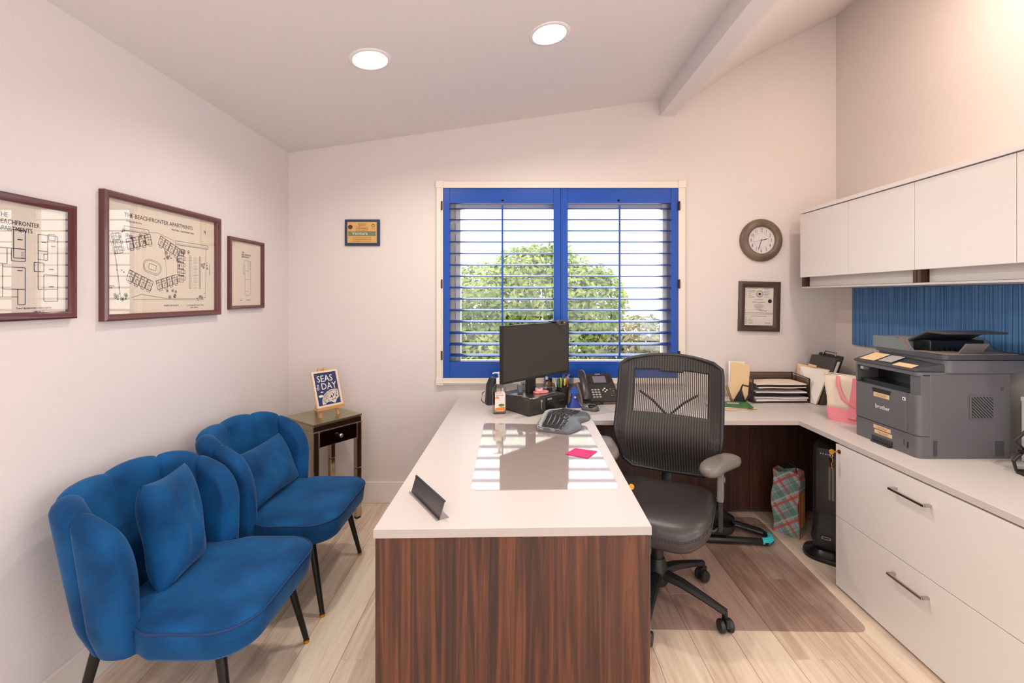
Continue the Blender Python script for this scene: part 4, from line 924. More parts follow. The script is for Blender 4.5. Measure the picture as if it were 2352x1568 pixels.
# ------------------------------------------------------------ multifunction printer (local: front faces -y)
pr_ = thing('printer', 'dark grey multifunction laser printer on the right hand counter', 'printer', (1.728, 2.15, ZT), R(-90))
M_pg = mat('printer_grey', (98, 96, 100), .42); M_pg2 = mat('printer_grey_dark', (66, 66, 70), .4); M_pk = mat('printer_black', (30, 31, 34), .28)
M_tan = mat('tan_label', (226, 194, 150), .6); M_lg = mat('light_grey_label', (168, 166, 164), .5)
HX = .185; D0 = .405
def rpoly(x0, x1, y0, y1, rf=.022, n=5):
    pts = []
    for cx, cy, a0, r in ((x1 - rf, y0 + rf, -90, rf), (x1 - .004, y1 - .004, 0, .004), (x0 + .004, y1 - .004, 90, .004), (x0 + rf, y0 + rf, 180, rf)):
        for i in range(n + 1): a = R(a0 + 90 * i / n); pts.append((cx + r * math.cos(a), cy + r * math.sin(a)))
    return pts
b = B(); b.prism(rpoly(-HX, HX, .004, D0), .0, .094); obj('paper_tray', b, M_pg, pr_, smooth='auto')
b = B(); b.prism(rpoly(-HX, HX, .004, D0, .022), .0965, .273); b.box(-HX + .002, HX - .002, .12, D0, .273, .36); b.box(HX - .052, HX, .016, .13, .273, .36); b.box(-HX, -HX + .012, .012, .13, .273, .36); b.prism(rpoly(-HX, HX, .004, D0), .357, .372)
obj('body', b, M_pg, pr_, smooth='auto')
b = B(); b.box(-HX + .012, HX - .052, .006, .13, .2735, .2765); b.box(-HX + .012, HX - .052, .118, .122, .276, .358); b.box(-HX + .012, HX - .052, .03, .12, .275, .29); lab(obj('output_slot', b, M_pk, pr_), 'black paper output recess')
b = B(); b.box(HX - .008, HX + .0015, .055, D0 - .002, .004, .366); obj('side_cover', b, M_pg, pr_, bevel=.003)
b = B(); b.box(-HX + .018, HX - .055, -.001, .006, .100, .268); fcv = obj('front_cover', b, M_pg, pr_, bevel=.002)
b = B(); b.prism([(-.062, .262), (.050, .262), (.044, .242), (-.056, .242)], -.0005, .0022, FRONT(0, 0, 0)); obj('cover_latch', b, M_pk, fcv)
b = B(); b.text('brother', .027, FRONT(.0, -.0014, .168), depth=.0003); lab(obj('logo', b, M_white, fcv, flip=False), 'white maker lettering on the front cover')
b = B(); b.box(.112, .128, -.0022, -.001, .238, .252); o = obj('emblem', b, M_white, fcv); b = B(); b.prism([(.115, .241), (.125, .241), (.120, .249)], 0, .0004, FRONT(0, -.0023, 0)); 
M = None
obj('emblem_mark', b, M_pk, o)
for (x0, x1, z0, z1, pr2) in ((-.052, .040, .221, .243, None), (-.058, .042, .066, .083, 0), (-.052, .050, .044, .061, 0)):
    b = B(); b.box(x0, x1, -.0018, -.001, z0, z1) if z0 > .1 else b.box(x0, x1, .0025, .0040, z0, z1); lb = obj('label_strip', b, M_tan, fcv if z0 > .1 else pr_)
    b = B(); yy = -.002 if z0 > .1 else .0023
    b.text('CALL FOR SERVICE', .0075, FRONT((x0 + x1) / 2, yy, (z0 + z1) / 2 - .001)); b.text('OFFICE USE PLEASE', .006, FRONT((x0 + x1) / 2, yy, z0 + .003)); stuff(obj('print', b, mat('orange_ink', (188, 120, 66), .7) if 'orange_ink' not in bpy.data.materials else bpy.data.materials['orange_ink'], lb, flip=False))
b = B(); b.box(-.068, .052, .000, .03, .0, .030); obj('tray_grip', b, M_pk, pr_, bevel=.002)
b = B(); b.box(-.06, .05, -.012, .01, .0, .008); obj('tray_tongue', b, M_pk, pr_, bevel=.002)
b = B(); b.box(.132, .137, .0015, .006, .030, .058); obj('paper_gauge', b, M_blk, pr_); b = B(); b.box(.112, .116, .0025, .006, .036, .062); obj('gauge_mark', b, M_pg2, pr_)
b = B(); b.ell((-HX + .045, .03, .345), .022, .02, .016); obj('usb_cover', b, M_pg, pr_, smooth=True); b = B(); b.box(-HX + .036, -HX + .054, .008, .012, .338, .352); obj('usb_port', b, M_lg, pr_)
# sloping control panel
b = B(); b.hexa([(-HX, .0, .372), (HX - .012, .0, .372), (HX, .135, .372), (-HX, .10, .372), (-HX, -.004, .382), (HX - .012, -.004, .382), (HX, .135, .412), (-HX, .10, .418)]); cp = obj('control_panel', b, M_pg2, pr_, bevel=.004)
def on_panel(x0, x1, t0, t1, m, nm, dz=.0012):
    b = B(); f = lambda x, t, e: (x, t * .10, .3825 + .0355 * t + e)
    b.hexa([f(x0, t0, 0), f(x1, t0, 0), f(x1, t1, 0), f(x0, t1, 0), f(x0, t0, dz), f(x1, t0, dz), f(x1, t1, dz), f(x0, t1, dz)]); obj(nm, b, m, cp)
on_panel(-.165, -.072, .15, .95, M_tan, 'tan_card'); on_panel(-.058, .018, .25, .92, M_lg, 'touch_screen'); on_panel(.045, .148, .08, .40, M_tan, 'label_strip')
# scanner body and lid
b = B(); b.prism(rpoly(-HX - .0, HX + .012, .115, .495, .03), .372, .425); lab(obj('scanner_body', b, M_pg, pr_, smooth='auto'), 'overhanging scanner bed')
b = B(); b.prism(rpoly(-HX, HX + .012, .10, .50, .03), .428, .448); lid = obj('scanner_lid', b, M_pg2, pr_, smooth='auto')
# document feeder: profile across x, extruded in y
pf = [(-HX, .448), (-HX, .500), (-HX + .02, .504), (-.035, .504), (-.02, .500), (.0, .485), (.015, .462), (.03, .450), (.06, .448)]
mz = Matrix(((1, 0, 0, 0), (0, 0, 1, 0), (0, 1, 0, 0), (0, 0, 0, 1)))
b = B(); b.prism(pf, .10, .125, mz); b.prism(pf[:2] + [(-HX + .02, .504), (-.05, .504), (-.03, .49), (-.03, .448)], .125, .46, mz); b.prism(pf, .46, .50, mz)
lab(obj('document_feeder', b, mat('feeder_grey', (112, 118, 120), .4), pr_, smooth='auto'), 'lighter grey document feeder')
b = B(); b.prism([(-.05, .503), (-.035, .507), (-.02, .503), (.0, .487), (.017, .463), (.034, .4505), (.036, .454), (.02, .468), (.003, .492), (-.018, .508), (-.035, .511)], .098, .104, mz); lab(obj('trim_strip', b, mat('trim_copper', (150, 116, 98), .35, .4), pr_), 'copper tinted curved trim strip')
b = B(); b.prism([(-.04, .496), (.06, .545), (.155, .543), (.155, .533), (.062, .534), (-.035, .484)], .15, .43, mz); obj('document_tray', b, M_pg2, pr_, bevel=.004)
b = B(); b.box(-.03, .06, .17, .42, .452, .50); obj('feeder_throat', b, M_pk, pr_, bevel=.004)
for i in range(9):
    b = B(); b.box(.0, .066, .19 + i * .024, .194 + i * .024, .45, .468); obj('feeder_rib', b, M_pk, pr_)
b = B(); b.prism([(.155, .448), (.195, .498), (.199, .496), (.164, .448)], .20, .30, mz); lab(obj('paper_stop', b, mat('stop_grey', (112, 104, 102), .4), pr_), 'raised paper stop flap')
b = B(); b.box(.03, HX, .13, .44, .448, .4505); lab(obj('lid_pad', b, mat('pinkish_grey', (150, 132, 124), .4), pr_), 'pinkish output shelf')
# side vents on +x face
vx = HX + .0017
MS = Matrix(((0, 0, 1, 0), (1, 0, 0, 0), (0, 1, 0, 0), (0, 0, 0, 1)))   # (a,b,c) -> x=c, y=a, z=b
b = B(); b.prism(rr(.108, .108, .006, 3, .278, .222), vx, vx + .003, MS); vf = obj('vent_frame', b, M_pg, pr_, bevel=.0015)
b = B(); b.prism(rr(.092, .092, .003, 3, .278, .222), vx + .0031, vx + .0034, MS); obj('vent_grille', b, M_pk, vf)
for i in range(-6, 7):
    c = i * .0135; p = []
    for s in (-1, 1):
        q = s * .046; 
        p.append((q, -q + c))
    # clip to the square
    def cl(a, d):
        (x0, y0), (x1, y1) = a, d; t0, t1 = 0, 1; dx, dy = x1 - x0, y1 - y0
        for pp, qq in ((-dx, x0 + .046), (dx, .046 - x0), (-dy, y0 + .046), (dy, .046 - y0)):
            if pp < 0: t0 = max(t0, qq / pp)
            elif pp > 0: t1 = min(t1, qq / pp)
        return None if t0 >= t1 else ((x0 + t0 * dx, y0 + t0 * dy), (x0 + t1 * dx, y0 + t1 * dy))
    r2 = cl(p[0], p[1])
    if r2 and math.dist(*r2) > .006:
        (x0, y0), (x1, y1) = r2; w_ = .0017
        b = B(); b.prism([(x0 + .278 - w_, y0 + .222 - w_), (x1 + .278 - w_, y1 + .222 - w_), (x1 + .278 + w_, y1 + .222 + w_), (x0 + .278 + w_, y0 + .222 + w_)], vx + .0034, vx + .0052, MS); obj('vent_slat', b, M_pg, vf)
b = B()
for i in range(13): b.box(vx - .001, vx + .0006, .068, .086, .012 + i * .0052, .0142 + i * .0052)
for i in range(13): b.box(vx - .001, vx + .0006, .335, .375, .012 + i * .0052, .0142 + i * .0052)
for i in (0, 1):
    for j in (0, 1): b.box(vx - .001, vx + .0006, .360 + i * .008, .364 + i * .008, .296 + j * .008, .300 + j * .008)
stuff(obj('vent_slots', b, M_pk, pr_))

# ------------------------------------------------------------ tote bag
M_canvas = mat('canvas', (230, 214, 192), .85, bump=(500, .2, .0005)); M_pink = mat('pink_leather', (236, 140, 150), .55)
tt = thing('tote_bag', 'canvas tote bag with pink base and straps between the binders and the printer', 'bag', (1.868, 2.545, ZT), R(-62))
def tote(f0, f1, z0, z1, grow, m, nm, cap):
    b = B(); rg = []
    for k in range(7):
        t = k / 6; z = z0 + (z1 - z0) * t; w = f0 + (f1 - f0) * t; d = .10 - .05 * (z / .27)
        rg.append([Vector((x + .004 * math.sin(y * 60 + z * 30), y + .006 * math.sin(x * 22 + z * 18), z)) for x, y in resample(rr(w + grow, d + grow, .02, 4), 44)])
    b.rings(rg, cap=cap); return obj(nm, b, m, tt, smooth='auto', solid=.002)
tote(.185, .215, .0, .072, .003, M_pink, 'base_panel', True); tote(.213, .275, .068, .255, 0, M_canvas, 'bag_body', False)
for sy in (-1, 1):
    b = B(); rg = []
    for k in range(11):
        t = k / 10; z = .03 + .22 * t; x = .030 + .018 * t; yy = sy * (.054 - .027 * (z / .27) + .004); w = .022
        rg.append([Vector(p) for p in ((x - w, yy - .0015, z), (x + w, yy - .0015, z), (x + w, yy + .0015, z), (x - w, yy + .0015, z))])
    b.rings(rg); lab(obj('strap', b, M_pink, tt), 'pink strap stitched down the side')
    b = B(); b.tube([(-.05, sy * .034, .252), (-.045, sy * .045, .20), (-.01, sy * .06, .13), (.045, sy * .05, .095), (.07, sy * .04, .11)], [.010] * 5, 8, flat=.3, up=(0, 1, 0)); obj('handle', b, M_pink, tt, smooth='auto')
b = B(); b.tube([Vector((x, y, .255)) for x, y in dense(rr(.276, .052, .02, 4), .02)], .0028, 6, closed=True); obj('rim', b, M_canvas, tt)

# ------------------------------------------------------------ letter tray with paper
lt = thing('letter_tray', 'black three tier mesh letter tray against the window wall', 'letter tray', (1.74, 3.09, ZT))
M_wire = mat('black_wire', (40, 32, 33), .45); M_wiremesh = glassmat('mesh_wire_sheet', (206, 192, 186), 0, .4)
TW, TD, TH = .186, .095, .172
for sx in (-1, 1):
    for sy in (-1, 1): b = B(); b.box(sx * TW - .003, sx * TW + .003, sy * TD - .003, sy * TD + .003, 0, TH if sy > 0 else TH - .012); obj('post', b, M_wire, lt)
for i, z in enumerate((.008, .062, .114)):
    b = B(); b.box(-TW, TW, -TD, TD, z, z + .0015); b.box(-TW, TW, -TD - .002, -TD + .002, z - .004, z + .005); b.box(-TW, TW, TD - .002, TD + .002, z - .004, z + .004); b.box(-TW - .002, -TW + .002, -TD, TD, z - .003, z + .004); b.box(TW - .002, TW + .002, -TD, TD, z - .003, z + .004); obj('shelf', b, M_wire, lt)
b = B(); b.tube([(-TW, -TD, TH - .012), (-TW, TD, TH), (TW, TD, TH), (TW, -TD, TH - .012)], .003, 6); obj('top_rail', b, M_wire, lt)
for x in (-TW, TW): b = B(); b.box(x - .0006, x + .0006, -TD, TD, .01, TH - .014); obj('side_mesh', b, M_wiremesh, lt)
b = B(); b.box(-TW, TW, TD - .0006, TD + .0006, .01, TH - .003); obj('rear_mesh', b, M_wiremesh, lt)
def sheet(nm, label, cat, loc, w, h, th, rz, m, grp=None, wav=.003, sag=0):
    b = B(); n = 14; top = []
    def f(u, v, e): x = (u - .5) * w; y = (v - .5) * h; return Vector((x, y, th * e + wav * math.sin(u * 7 + v * 3) * (.3 + .7 * abs(v - .5)) + wav - sag * (v < .5) * (.5 - v) ** 2))
    b.grid(lambda u, v: f(u, v, 1), n, 6); b.grid(lambda u, v: f(u, v, 0), n, 6)
    e = [f(u / n, 0, 0) for u in range(n + 1)]; e2 = [f(u / n, 0, 1) for u in range(n + 1)]
    for i in range(n): b.face([e[i], e[i + 1], e2[i + 1], e2[i]])
    for uu in (0, 1):
        for j in range(6): b.face([f(uu, j / 6, 0), f(uu, (j + 1) / 6, 0), f(uu, (j + 1) / 6, 1), f(uu, j / 6, 1)])
    o = obj(nm, b, m, loc=loc, rotz=rz); return tag(o, label, cat, grp)
for z, rz, w, lb, dy in ((.0105, .02, .34, 'thick bottom sheaf of papers in the letter tray', 0), (.028, -.02, .35, 'pink topped sheaf over the bottom papers in the letter tray', -.004), (.065, -.03, .33, 'papers on the middle tier of the letter tray', -.004), (.0965, .04, .32, 'loose sheets held above the middle tier of the letter tray', -.006), (.117, 0, .33, 'cream papers on the top tier of the letter tray', -.002)):
    sheet('paper_stack', lb, 'papers', (1.742, 3.085 + dy, ZT + z), w, .18, .012 if z < .02 else .006, rz, M_paper if z < .1 else mat('cream_sheet', (232, 214, 196), .8), 'papers in the letter tray', .0022 if z > .02 else .001)
# standing folder, phone-style holder and printed leaflets left of the tray
M_manila = mat('manila', (232, 198, 152), .7)
b = B(); b.grid(lambda u, v: Vector(((u - .5) * .125, .012 * math.sin(v * 2.5) + .03 * v, v * .245 + .004 * math.sin(u * 5))), 10, 10)
tag(obj('folder', b, M_manila, loc=(1.49, 3.07, ZT + .002), rotz=R(-52), solid=.004), 'manila folder curling upright left of the letter tray', 'folder')
b = B(); b.grid(lambda u, v: Vector(((u - .5) * .10, .02 * v, v * .235)), 4, 4)
tag(obj('paper', b, M_paper, loc=(1.505, 3.12, ZT + .02), rotz=R(-30), solid=.001), 'white sheet behind the curling manila folder', 'papers')
ch = thing('card_holder', 'black angled holder with a clear panel in front of the manila folder', 'card holder', (1.455, 3.0, ZT + .001), R(-35))
b = B(); b.prism([(-.03, 0), (.045, 0), (.02, .095)], -.03, .03, RX(R(90))); obj('wedge', b, M_blk, ch, bevel=.002)
b = B(); b.tube([(.045, 0, .01), (.075, 0, .07), (.07, 0, .115), (.03, 0, .12), (.02, 0, .09)], .006, 6, flat=3.2, up=(0, 1, 0)); obj('bracket', b, M_blk, ch, smooth='auto')
b = B(); b.hexa([(-.035, -.03, .0), (-.032, -.03, .0), (-.032, .03, .0), (-.035, .03, .0), (-.068, -.036, .105), (-.065, -.036, .105), (-.065, .036, .105), (-.068, .036, .105)]); lab(obj('front_plate', b, mat('bronze_plate', (140, 116, 98), .35, .3), ch), 'bronze reflective panel')
M_green = mat('leaflet_green', (58, 112, 56), .6)
for i, (dx, dy, rz, m, lb) in enumerate(((0, 0, .1, M_manila, 'manila envelope under the green leaflet'), (-.03, .02, -.1, M_paper, 'white leaflet with red print under the green one'), (.01, .015, -.22, M_green, 'green glossy leaflet beside the office chair back'))):
    o = sheet('leaflet', lb, 'leaflet', (1.36 + dx, 2.885 + dy, ZT + .001 + .006 * i), .26 if i == 0 else .22, .15, .0025, rz, m, None, .0012)
b = B(); m_ = TOP(1.39, 2.90, ZT + .0195, -.22); b.face([m_ @ Vector(p) for p in ((-.05, -.02, 0), (.02, -.02, 0), (.03, .03, 0), (-.04, .03, 0))]); obj('photo_panel', b, M_lg, o); 
for c in o.children: c.matrix_parent_inverse = o.matrix_world.inverted() if False else (T(*o.location) @ RZ(-.22)).inverted()
# folders and a binder leaning at right of the tray; each a slab from near-bottom, far-bottom, far-top, near-top corners
def slab(parent, nm, m, nb, fb, ft, nt2, th, o, bevel=.0015):
    d = Vector((th, 0, 0)); o = Vector(o); q = [Vector(p) - o for p in (nb, fb, ft, nt2)]
    b = B(); b.hexa(q + [p + d for p in q]); return obj(nm, b, m, parent, bevel=bevel)
O = (1.98, 3.05, ZT)
f = slab(None, 'folder', M_manila, (1.942, 2.945, .753), (1.938, 3.165, .753), (1.955, 3.17, .985), (2.025, 2.945, .975), .004, O); f.location = O; tag(f, 'manila folder with a tab leaning between the letter tray and the black binder', 'folder')
b = B(); m_ = [(1.985, 3.02, .979), (1.978, 3.09, .982), (1.98, 3.09, .996), (1.988, 3.02, .993)]; b.hexa([Vector(p) - Vector(O) for p in m_] + [Vector(p) - Vector(O) + Vector((.003, 0, 0)) for p in m_]); obj('tab', b, M_manila, f)
o = slab(None, 'paper', M_paper, (1.930, 2.940, .753), (1.930, 3.13, .753), (1.950, 3.13, .972), (2.015, 2.940, .972), .003, O); o.location = O; tag(o, 'white sheets leaning in front of the tabbed manila folder', 'papers')
bd = thing('binder', 'black binder with a labelled spine leaning at the back counter corner', 'binder', O)
slab(bd, 'cover', mat('binder_black', (66, 60, 60), .4), (1.955, 2.93, .753), (1.955, 3.16, .753), (2.05, 3.165, 1.05), (2.055, 2.93, 1.045), .040, O, .004)
slab(bd, 'spine_label', M_paper, (1.99, 2.928, .83), (1.99, 2.930, .83), (2.065, 2.930, 1.03), (2.065, 2.928, 1.03), .016, O, 0)
cb = thing('clipboard', 'black clipboard case with a metal clip leaning right of the binder', 'clipboard', O)
slab(cb, 'board', M_blk, (2.012, 2.95, .753), (2.012, 3.17, .753), (2.108, 3.175, 1.065), (2.112, 2.95, 1.06), .014, O, .006)
b = B(); b.tube([Vector(p) - Vector(O) for p in ((2.10, 3.00, 1.055), (2.112, 3.01, 1.078), (2.112, 3.11, 1.08), (2.10, 3.12, 1.058))], .005, 6); obj('clip', b, M_chrome, cb)
b = B(); b.lathe([(.035, 0), (.042, .005), (.042, .13), (.03, .15), (.005, .153)], 22); tag(obj('speaker', b, M_blk, loc=(2.17, 3.02, ZT), smooth='auto'), 'black rounded desk speaker behind the tote bag', 'speaker')
# letter sorter cut by the right edge
ls = thing('letter_sorter', 'black looped letter sorter holding papers at the right edge of the photo', 'letter sorter', (2.06, 1.74, ZT), R(-8))
for y in (-.06, .05):
    b = B(); b.tube([(-.09, y, .012), (-.10, y, .05), (-.06, y, .094), (-.095, y, .13), (-.04, y, .185), (.03, y, .185), (.04, y, .12), (.09, y, .095), (.08, y, .012)], .007, 6, closed=True, up=(0, 1, 0)); obj('side_loop', b, M_blk, ls, smooth='auto')
b = B(); b.box(-.09, .085, -.06, .05, .002, .012); obj('base', b, M_blk, ls); b = B(); b.box(-.085, .05, -.06, .05, .088, .096); obj('shelf', b, M_blk, ls)
tag(obj('papers', B().box(-.085, .085, -.05, .05, 0, .02), M_paper, loc=(2.08, 1.74, ZT + .0125), rotz=R(-8), bevel=.002), 'white papers in the lower slot of the letter sorter', 'papers')
tag(obj('papers', B().box(-.07, .09, -.05, .045, 0, .012), M_cream, loc=(2.08, 1.74, ZT + .097), rotz=R(-8), bevel=.002), 'cream papers in the upper slot of the letter sorter', 'papers')
tag(obj('papers', B().box(-.10, .12, -.11, .05, 0, .003), M_paper, loc=(2.10, 1.70, ZT + .0002), rotz=R(-20)), 'loose white sheet under the letter sorter', 'papers') if False else None
pp = thing('paper_box', 'white cardboard box behind the printer near the right wall', 'box', (2.19, 1.88, ZT), R(0))
b = B(); b.box(-.04, .055, -.10, .06, 0, .26); obj('box_body', b, M_white, pp, bevel=.003); b = B(); b.box(-.042, .057, -.102, .062, .255, .275); obj('box_lid', b, M_white, pp, bevel=.003)
# ------------------------------------------------------------ computer corner
PCX, PCY, PA = .068, 2.646, math.atan2(.634, .773)
pc_ = thing('desktop_computer', 'small black desktop computer lying flat under the monitor', 'computer', (PCX, PCY, ZT), PA)
b = B(); b.box(0, .305, 0, .285, .006, .098); obj('case', b, mat('pc_black', (56, 52, 50), .4), pc_, bevel=.004)
b = B(); b.box(.135, .304, -.004, .001, .010, .096); obj('drive_bezel', b, M_blks, pc_, bevel=.001); b = B(); b.box(.002, .133, -.0035, .001, .010, .096); obj('front_bezel', b, mat('pc_bezel', (74, 68, 66), .3, .3), pc_, bevel=.001)
b = B(); b.box(.145, .29, -.0055, -.004, .058, .068); obj('optical_drive', b, M_blk, pc_)
b = B(); b.cyl((.10, -.0035, .08), (.10, -.0055, .08), .007, n=14); b.box(.0985, .1015, -.005, -.0035, .03, .074); lab(obj('power_button', b, M_lg, pc_), 'pale power light and badge')
for i in range(3): b = B(); b.box(.148 + i * .013, .156 + i * .013, -.0055, -.004, .078, .088); obj('port', b, M_lg, pc_)
for x, y in ((.02, .02), (.285, .02), (.02, .265), (.285, .265)): b = B(); b.cyl((x, y, 0), (x, y, .007), .01, n=10); obj('foot', b, M_blk, pc_)
b = B()
for i in range(9): b.box(-.001, .0005, .235 + (i % 2) * .006, .246 + (i % 2) * .006, .012 + i * .0095, .018 + i * .0095)
stuff(obj('side_vents', b, M_lg, pc_))
MA = math.atan2(.445, .428)
mon = thing('monitor', 'black widescreen monitor seen dark and turned toward the office chair', 'monitor', (.131, 2.78, ZT + .0985), MA)
b = B(); b.box(-.305, .305, .002, .026, .105, .437); b.box(-.22, .22, .026, .045, .15, .36); obj('screen_housing', b, M_blk, mon, bevel=.003)
b = B(); b.box(-.3045, .3045, -.001, .002, .1055, .1195); b.box(-.3045, -.2995, -.001, .002, .1195, .4365); b.box(.2995, .3045, -.001, .002, .1195, .4365); b.box(-.2995, .2995, -.001, .002, .4320, .4365); obj('bezel', b, M_blk, mon)
b = B(); b.box(-.2995, .2995, -.0002, .002, .1195, .432); lab(obj('screen', b, mat('dark_screen', (62, 57, 53), .35), mon), 'dark switched off screen')
b = B(); b.box(-.035, .035, .05, .075, .006, .30); obj('stand_neck', b, M_blk, mon, bevel=.003)
b = B(); b.prism(rr(.24, .17, .01, 3, 0, .04), 0, .007); lab(obj('stand_base', b, M_chrome, mon, bevel=.001), 'grey metal stand base')
wc = thing('webcam', 'small grey webcam clipped on the top edge of the monitor', 'webcam', (.131 + .215 * math.cos(MA), 2.78 + .215 * math.sin(MA), ZT + .0985 + .437), MA)
b = B(); b.prism(rr(.085, .034, .016, 6), -.012, .012, T(0, -.006, -.002) @ RX(R(90))); obj('camera_body', b, mat('webcam_grey', (84, 82, 80), .35), wc, bevel=.003)
b = B(); b.cyl((-.008, -.018, -.002), (-.008, -.0215, -.002), .008, n=16); obj('camera_lens', b, M_blks, wc); b = B(); b.cyl((.02, -.018, -.002), (.02, -.021, -.002), .004, n=12); obj('indicator', b, M_lg, wc)
b = B(); b.box(-.06, .02, -.004, .05, .002, .008); b.box(-.03, .02, .045, .05, -.04, .006); obj('clip', b, M_blk, wc, bevel=.002)

# sanitizer bottle
sb = thing('pump_bottle', 'large clear hand sanitizer bottle with white pump and orange label', 'bottle', (-.105, 2.735, ZT), R(12))
b = B(); rg = []
for z, w, d in ((0, .074, .050), (.006, .082, .056), (.03, .084, .058), (.135, .084, .058), (.158, .076, .052), (.172, .05, .04), (.178, .034, .034)): rg.append([Vector((x, y, z)) for x, y in rr(w, d, min(w, d) * .42, 5)])
b.rings(rg); obj('bottle_body', b, M_bottle, sb, smooth='auto')
b = B(); b.prism(rr(.062, .118, .016, 5, 0, .078), .0300, .0304, FRONT(0, 0, 0)); lb = obj('label', b, M_paper, sb)
M_or = mat('label_orange', (236, 138, 48), .5)
b = B(); b.prism([(-.029, .022), (.029, .022), (.029, .044), (-.029, .040)], .0305, .0308, FRONT(0, 0, 0)); b.prism([(-.031, .094), (-.004, .094), (-.008, .103), (-.031, .103)], .0305, .0308, FRONT(0, 0, 0)); lab(obj('label_bands', b, M_or, lb), 'orange label bands')
b = B(); b.text('HDX', .020, FRONT(-.012, -.0309, .122)); obj('label_brand', b, M_or, lb, flip=False); b = B(); b.text('Hand Sanitizer', .0085, FRONT(-.002, -.0309, .111)); b.text('Gel', .007, FRONT(-.018, -.0309, .104)); obj('label_text', b, M_ink, lb, flip=False)
b = B(); b.ell((.008, -.0306, .055), .018, .0006, .009); obj('label_picture', b, mat('leaf_print', (110, 116, 60), .6), lb)
b = B(); b.lathe([(.019, .178), (.019, .205), (.014, .212), (.007, .213), (.0065, .235), (.012, .237), (.012, .246), (.003, .248)], 18); obj('pump', b, M_white, sb, smooth='auto')
b = B(); b.tube([(0, 0, .242), (-.03, -.004, .244), (-.042, -.006, .240)], [.006, .005, .004], 8); obj('nozzle', b, M_white, sb, smooth='auto')
# little desk speaker
sp_ = thing('desk_speaker', 'black desk speaker behind the sanitizer bottle', 'speaker', (-.168, 2.97, ZT), R(20))
b = B(); b.rings([[Vector((x + dx, y + .01 * z / .17, z)) for x, y in rr(w, .075, .02, 4)] for z, w, dx in ((0, .07, 0), (.004, .074, 0), (.12, .062, .004), (.16, .04, .012), (.172, .02, .016))]); obj('speaker_body', b, M_blk, sp_, smooth='auto')
b = B(); b.tube([(-.035, .02, .08), (-.05, .03, .07), (-.055, .03, .02), (-.04, .03, .004)], .003, 6); obj('cable', b, M_blk, sp_)

# things lying on the computer
zt = ZT + .0985
def onpc(u, v, z=0): return (PCX + u * math.cos(PA) - v * math.sin(PA), PCY + u * math.sin(PA) + v * math.cos(PA), zt + z)
b = B(); b.box(-.04, .06, -.028, .028, 0, .0012); tag(obj('card', b, mat('pale_pink_card', (236, 212, 204), .7), loc=onpc(.07, .035, .0005), rotz=PA + .3), 'pale pink card at the front edge of the computer', 'card')
st = thing('stapler', 'black and brass stapler lying on the computer beside the pink card', 'stapler', onpc(.055, .145, .0005), PA + R(55))
b = B(); b.box(-.08, .08, -.016, .016, 0, .008); obj('base', b, M_blk, st, bevel=.003); b = B(); b.hexa([(-.08, -.013, .012), (.06, -.013, .03), (.06, .013, .03), (-.08, .013, .012), (-.08, -.013, .028), (.062, -.013, .05), (.062, .013, .05), (-.08, .013, .028)]); obj('arm', b, M_blk, st, bevel=.005)
b = B(); b.box(-.078, .055, -.011, .011, .0085, .0125); obj('magazine', b, mat('worn_brass', (168, 140, 108), .35, .8), st)
tp = thing('tape_dispenser', 'pink tape dispenser on the monitor stand base', 'tape dispenser', onpc(.165, .075, .0085), PA - .3)
M_pk2 = mat('coral_pink', (232, 140, 136), .35)
b = B(); b.prism(rr(.10, .045, .02, 6), 0, .012); obj('dispenser_base', b, M_pk2, tp, bevel=.004)
b = B(); b.lathe([(.014, .014), (.025, .014), (.025, .030), (.014, .030)], 24, T(-.012, 0, 0), cap=False); obj('tape_roll', b, mat('tape_pink', (238, 190, 184), .3), tp, smooth='auto')
b = B(); b.cyl((0, 0, 0), (.03, .012, 0), .010, n=14); tag(obj('marker', b, M_blk, loc=onpc(.232, .085, .0195), rotz=.2, smooth='auto'), 'short black cylinder lying beside the tape dispenser', 'marker')
pb = thing('pump_bottle', 'small clear pump bottle behind the tape dispenser', 'bottle', onpc(.285, .15, .0005), 0)
b = B(); b.lathe([(.018, 0), (.021, .004), (.021, .05), (.016, .062), (.008, .068)], 18); obj('bottle_body', b, M_bottle, pb, smooth='auto')
b = B(); b.lathe([(.009, .067), (.009, .082), (.003, .084), (.003, .10), (.006, .101), (.006, .108)], 12); obj('pump', b, M_white, pb, smooth='auto'); b = B(); b.tube([(.008, 0, .105), (-.02, 0, .106)], .0032, 6); obj('nozzle', b, M_white, pb)
b = B(); b.box(-.032, .032, -.012, .012, 0, .06); bx = tag(obj('small_box', b, mat('box_grey_white', (214, 206, 196), .7), loc=onpc(.16, .235, .0005), rotz=PA), 'small pale box with dark marks behind the monitor stand', 'box')
b = B(); b.disc((.012, .03), .010, FRONT(0, -.0125, 0)); b.disc((-.01, .04), .006, FRONT(0, -.0125, 0)); obj('box_print', b, M_inks, bx, flip=False)
mg = thing('jar', 'brown jar with a white label behind the monitor stand', 'jar', (.215, 3.125, ZT), 0)
b = B(); b.lathe([(.03, 0), (.032, .004), (.032, .11), (.026, .12)], 22); obj('jar_body', b, mat('amber', (120, 84, 50), .25), mg, smooth='auto'); b = B(); b.lathe([(.0325, .03), (.0325, .085)], 22, cap=False); obj('label', b, M_paper, mg, smooth=True); b = B(); b.lathe([(.028, .12), (.028, .14)], 22); obj('lid', b, M_blk, mg, smooth='auto')
b = B(); b.lathe([(.034, 0), (.042, .004), (.044, .10), (.036, .105)], 22); jr = thing('jar', 'clear glass jar behind the pen cup', 'jar', (.345, 3.11, ZT), 0)
obj('jar_body', b, M_bottle, jr, smooth='auto'); b = B(); b.lathe([(.044, .1), (.046, .16), (.04, .175)], 22); obj('lid', b, glassmat('jar_blue', (200, 214, 224), .1, .1), jr, smooth='auto')

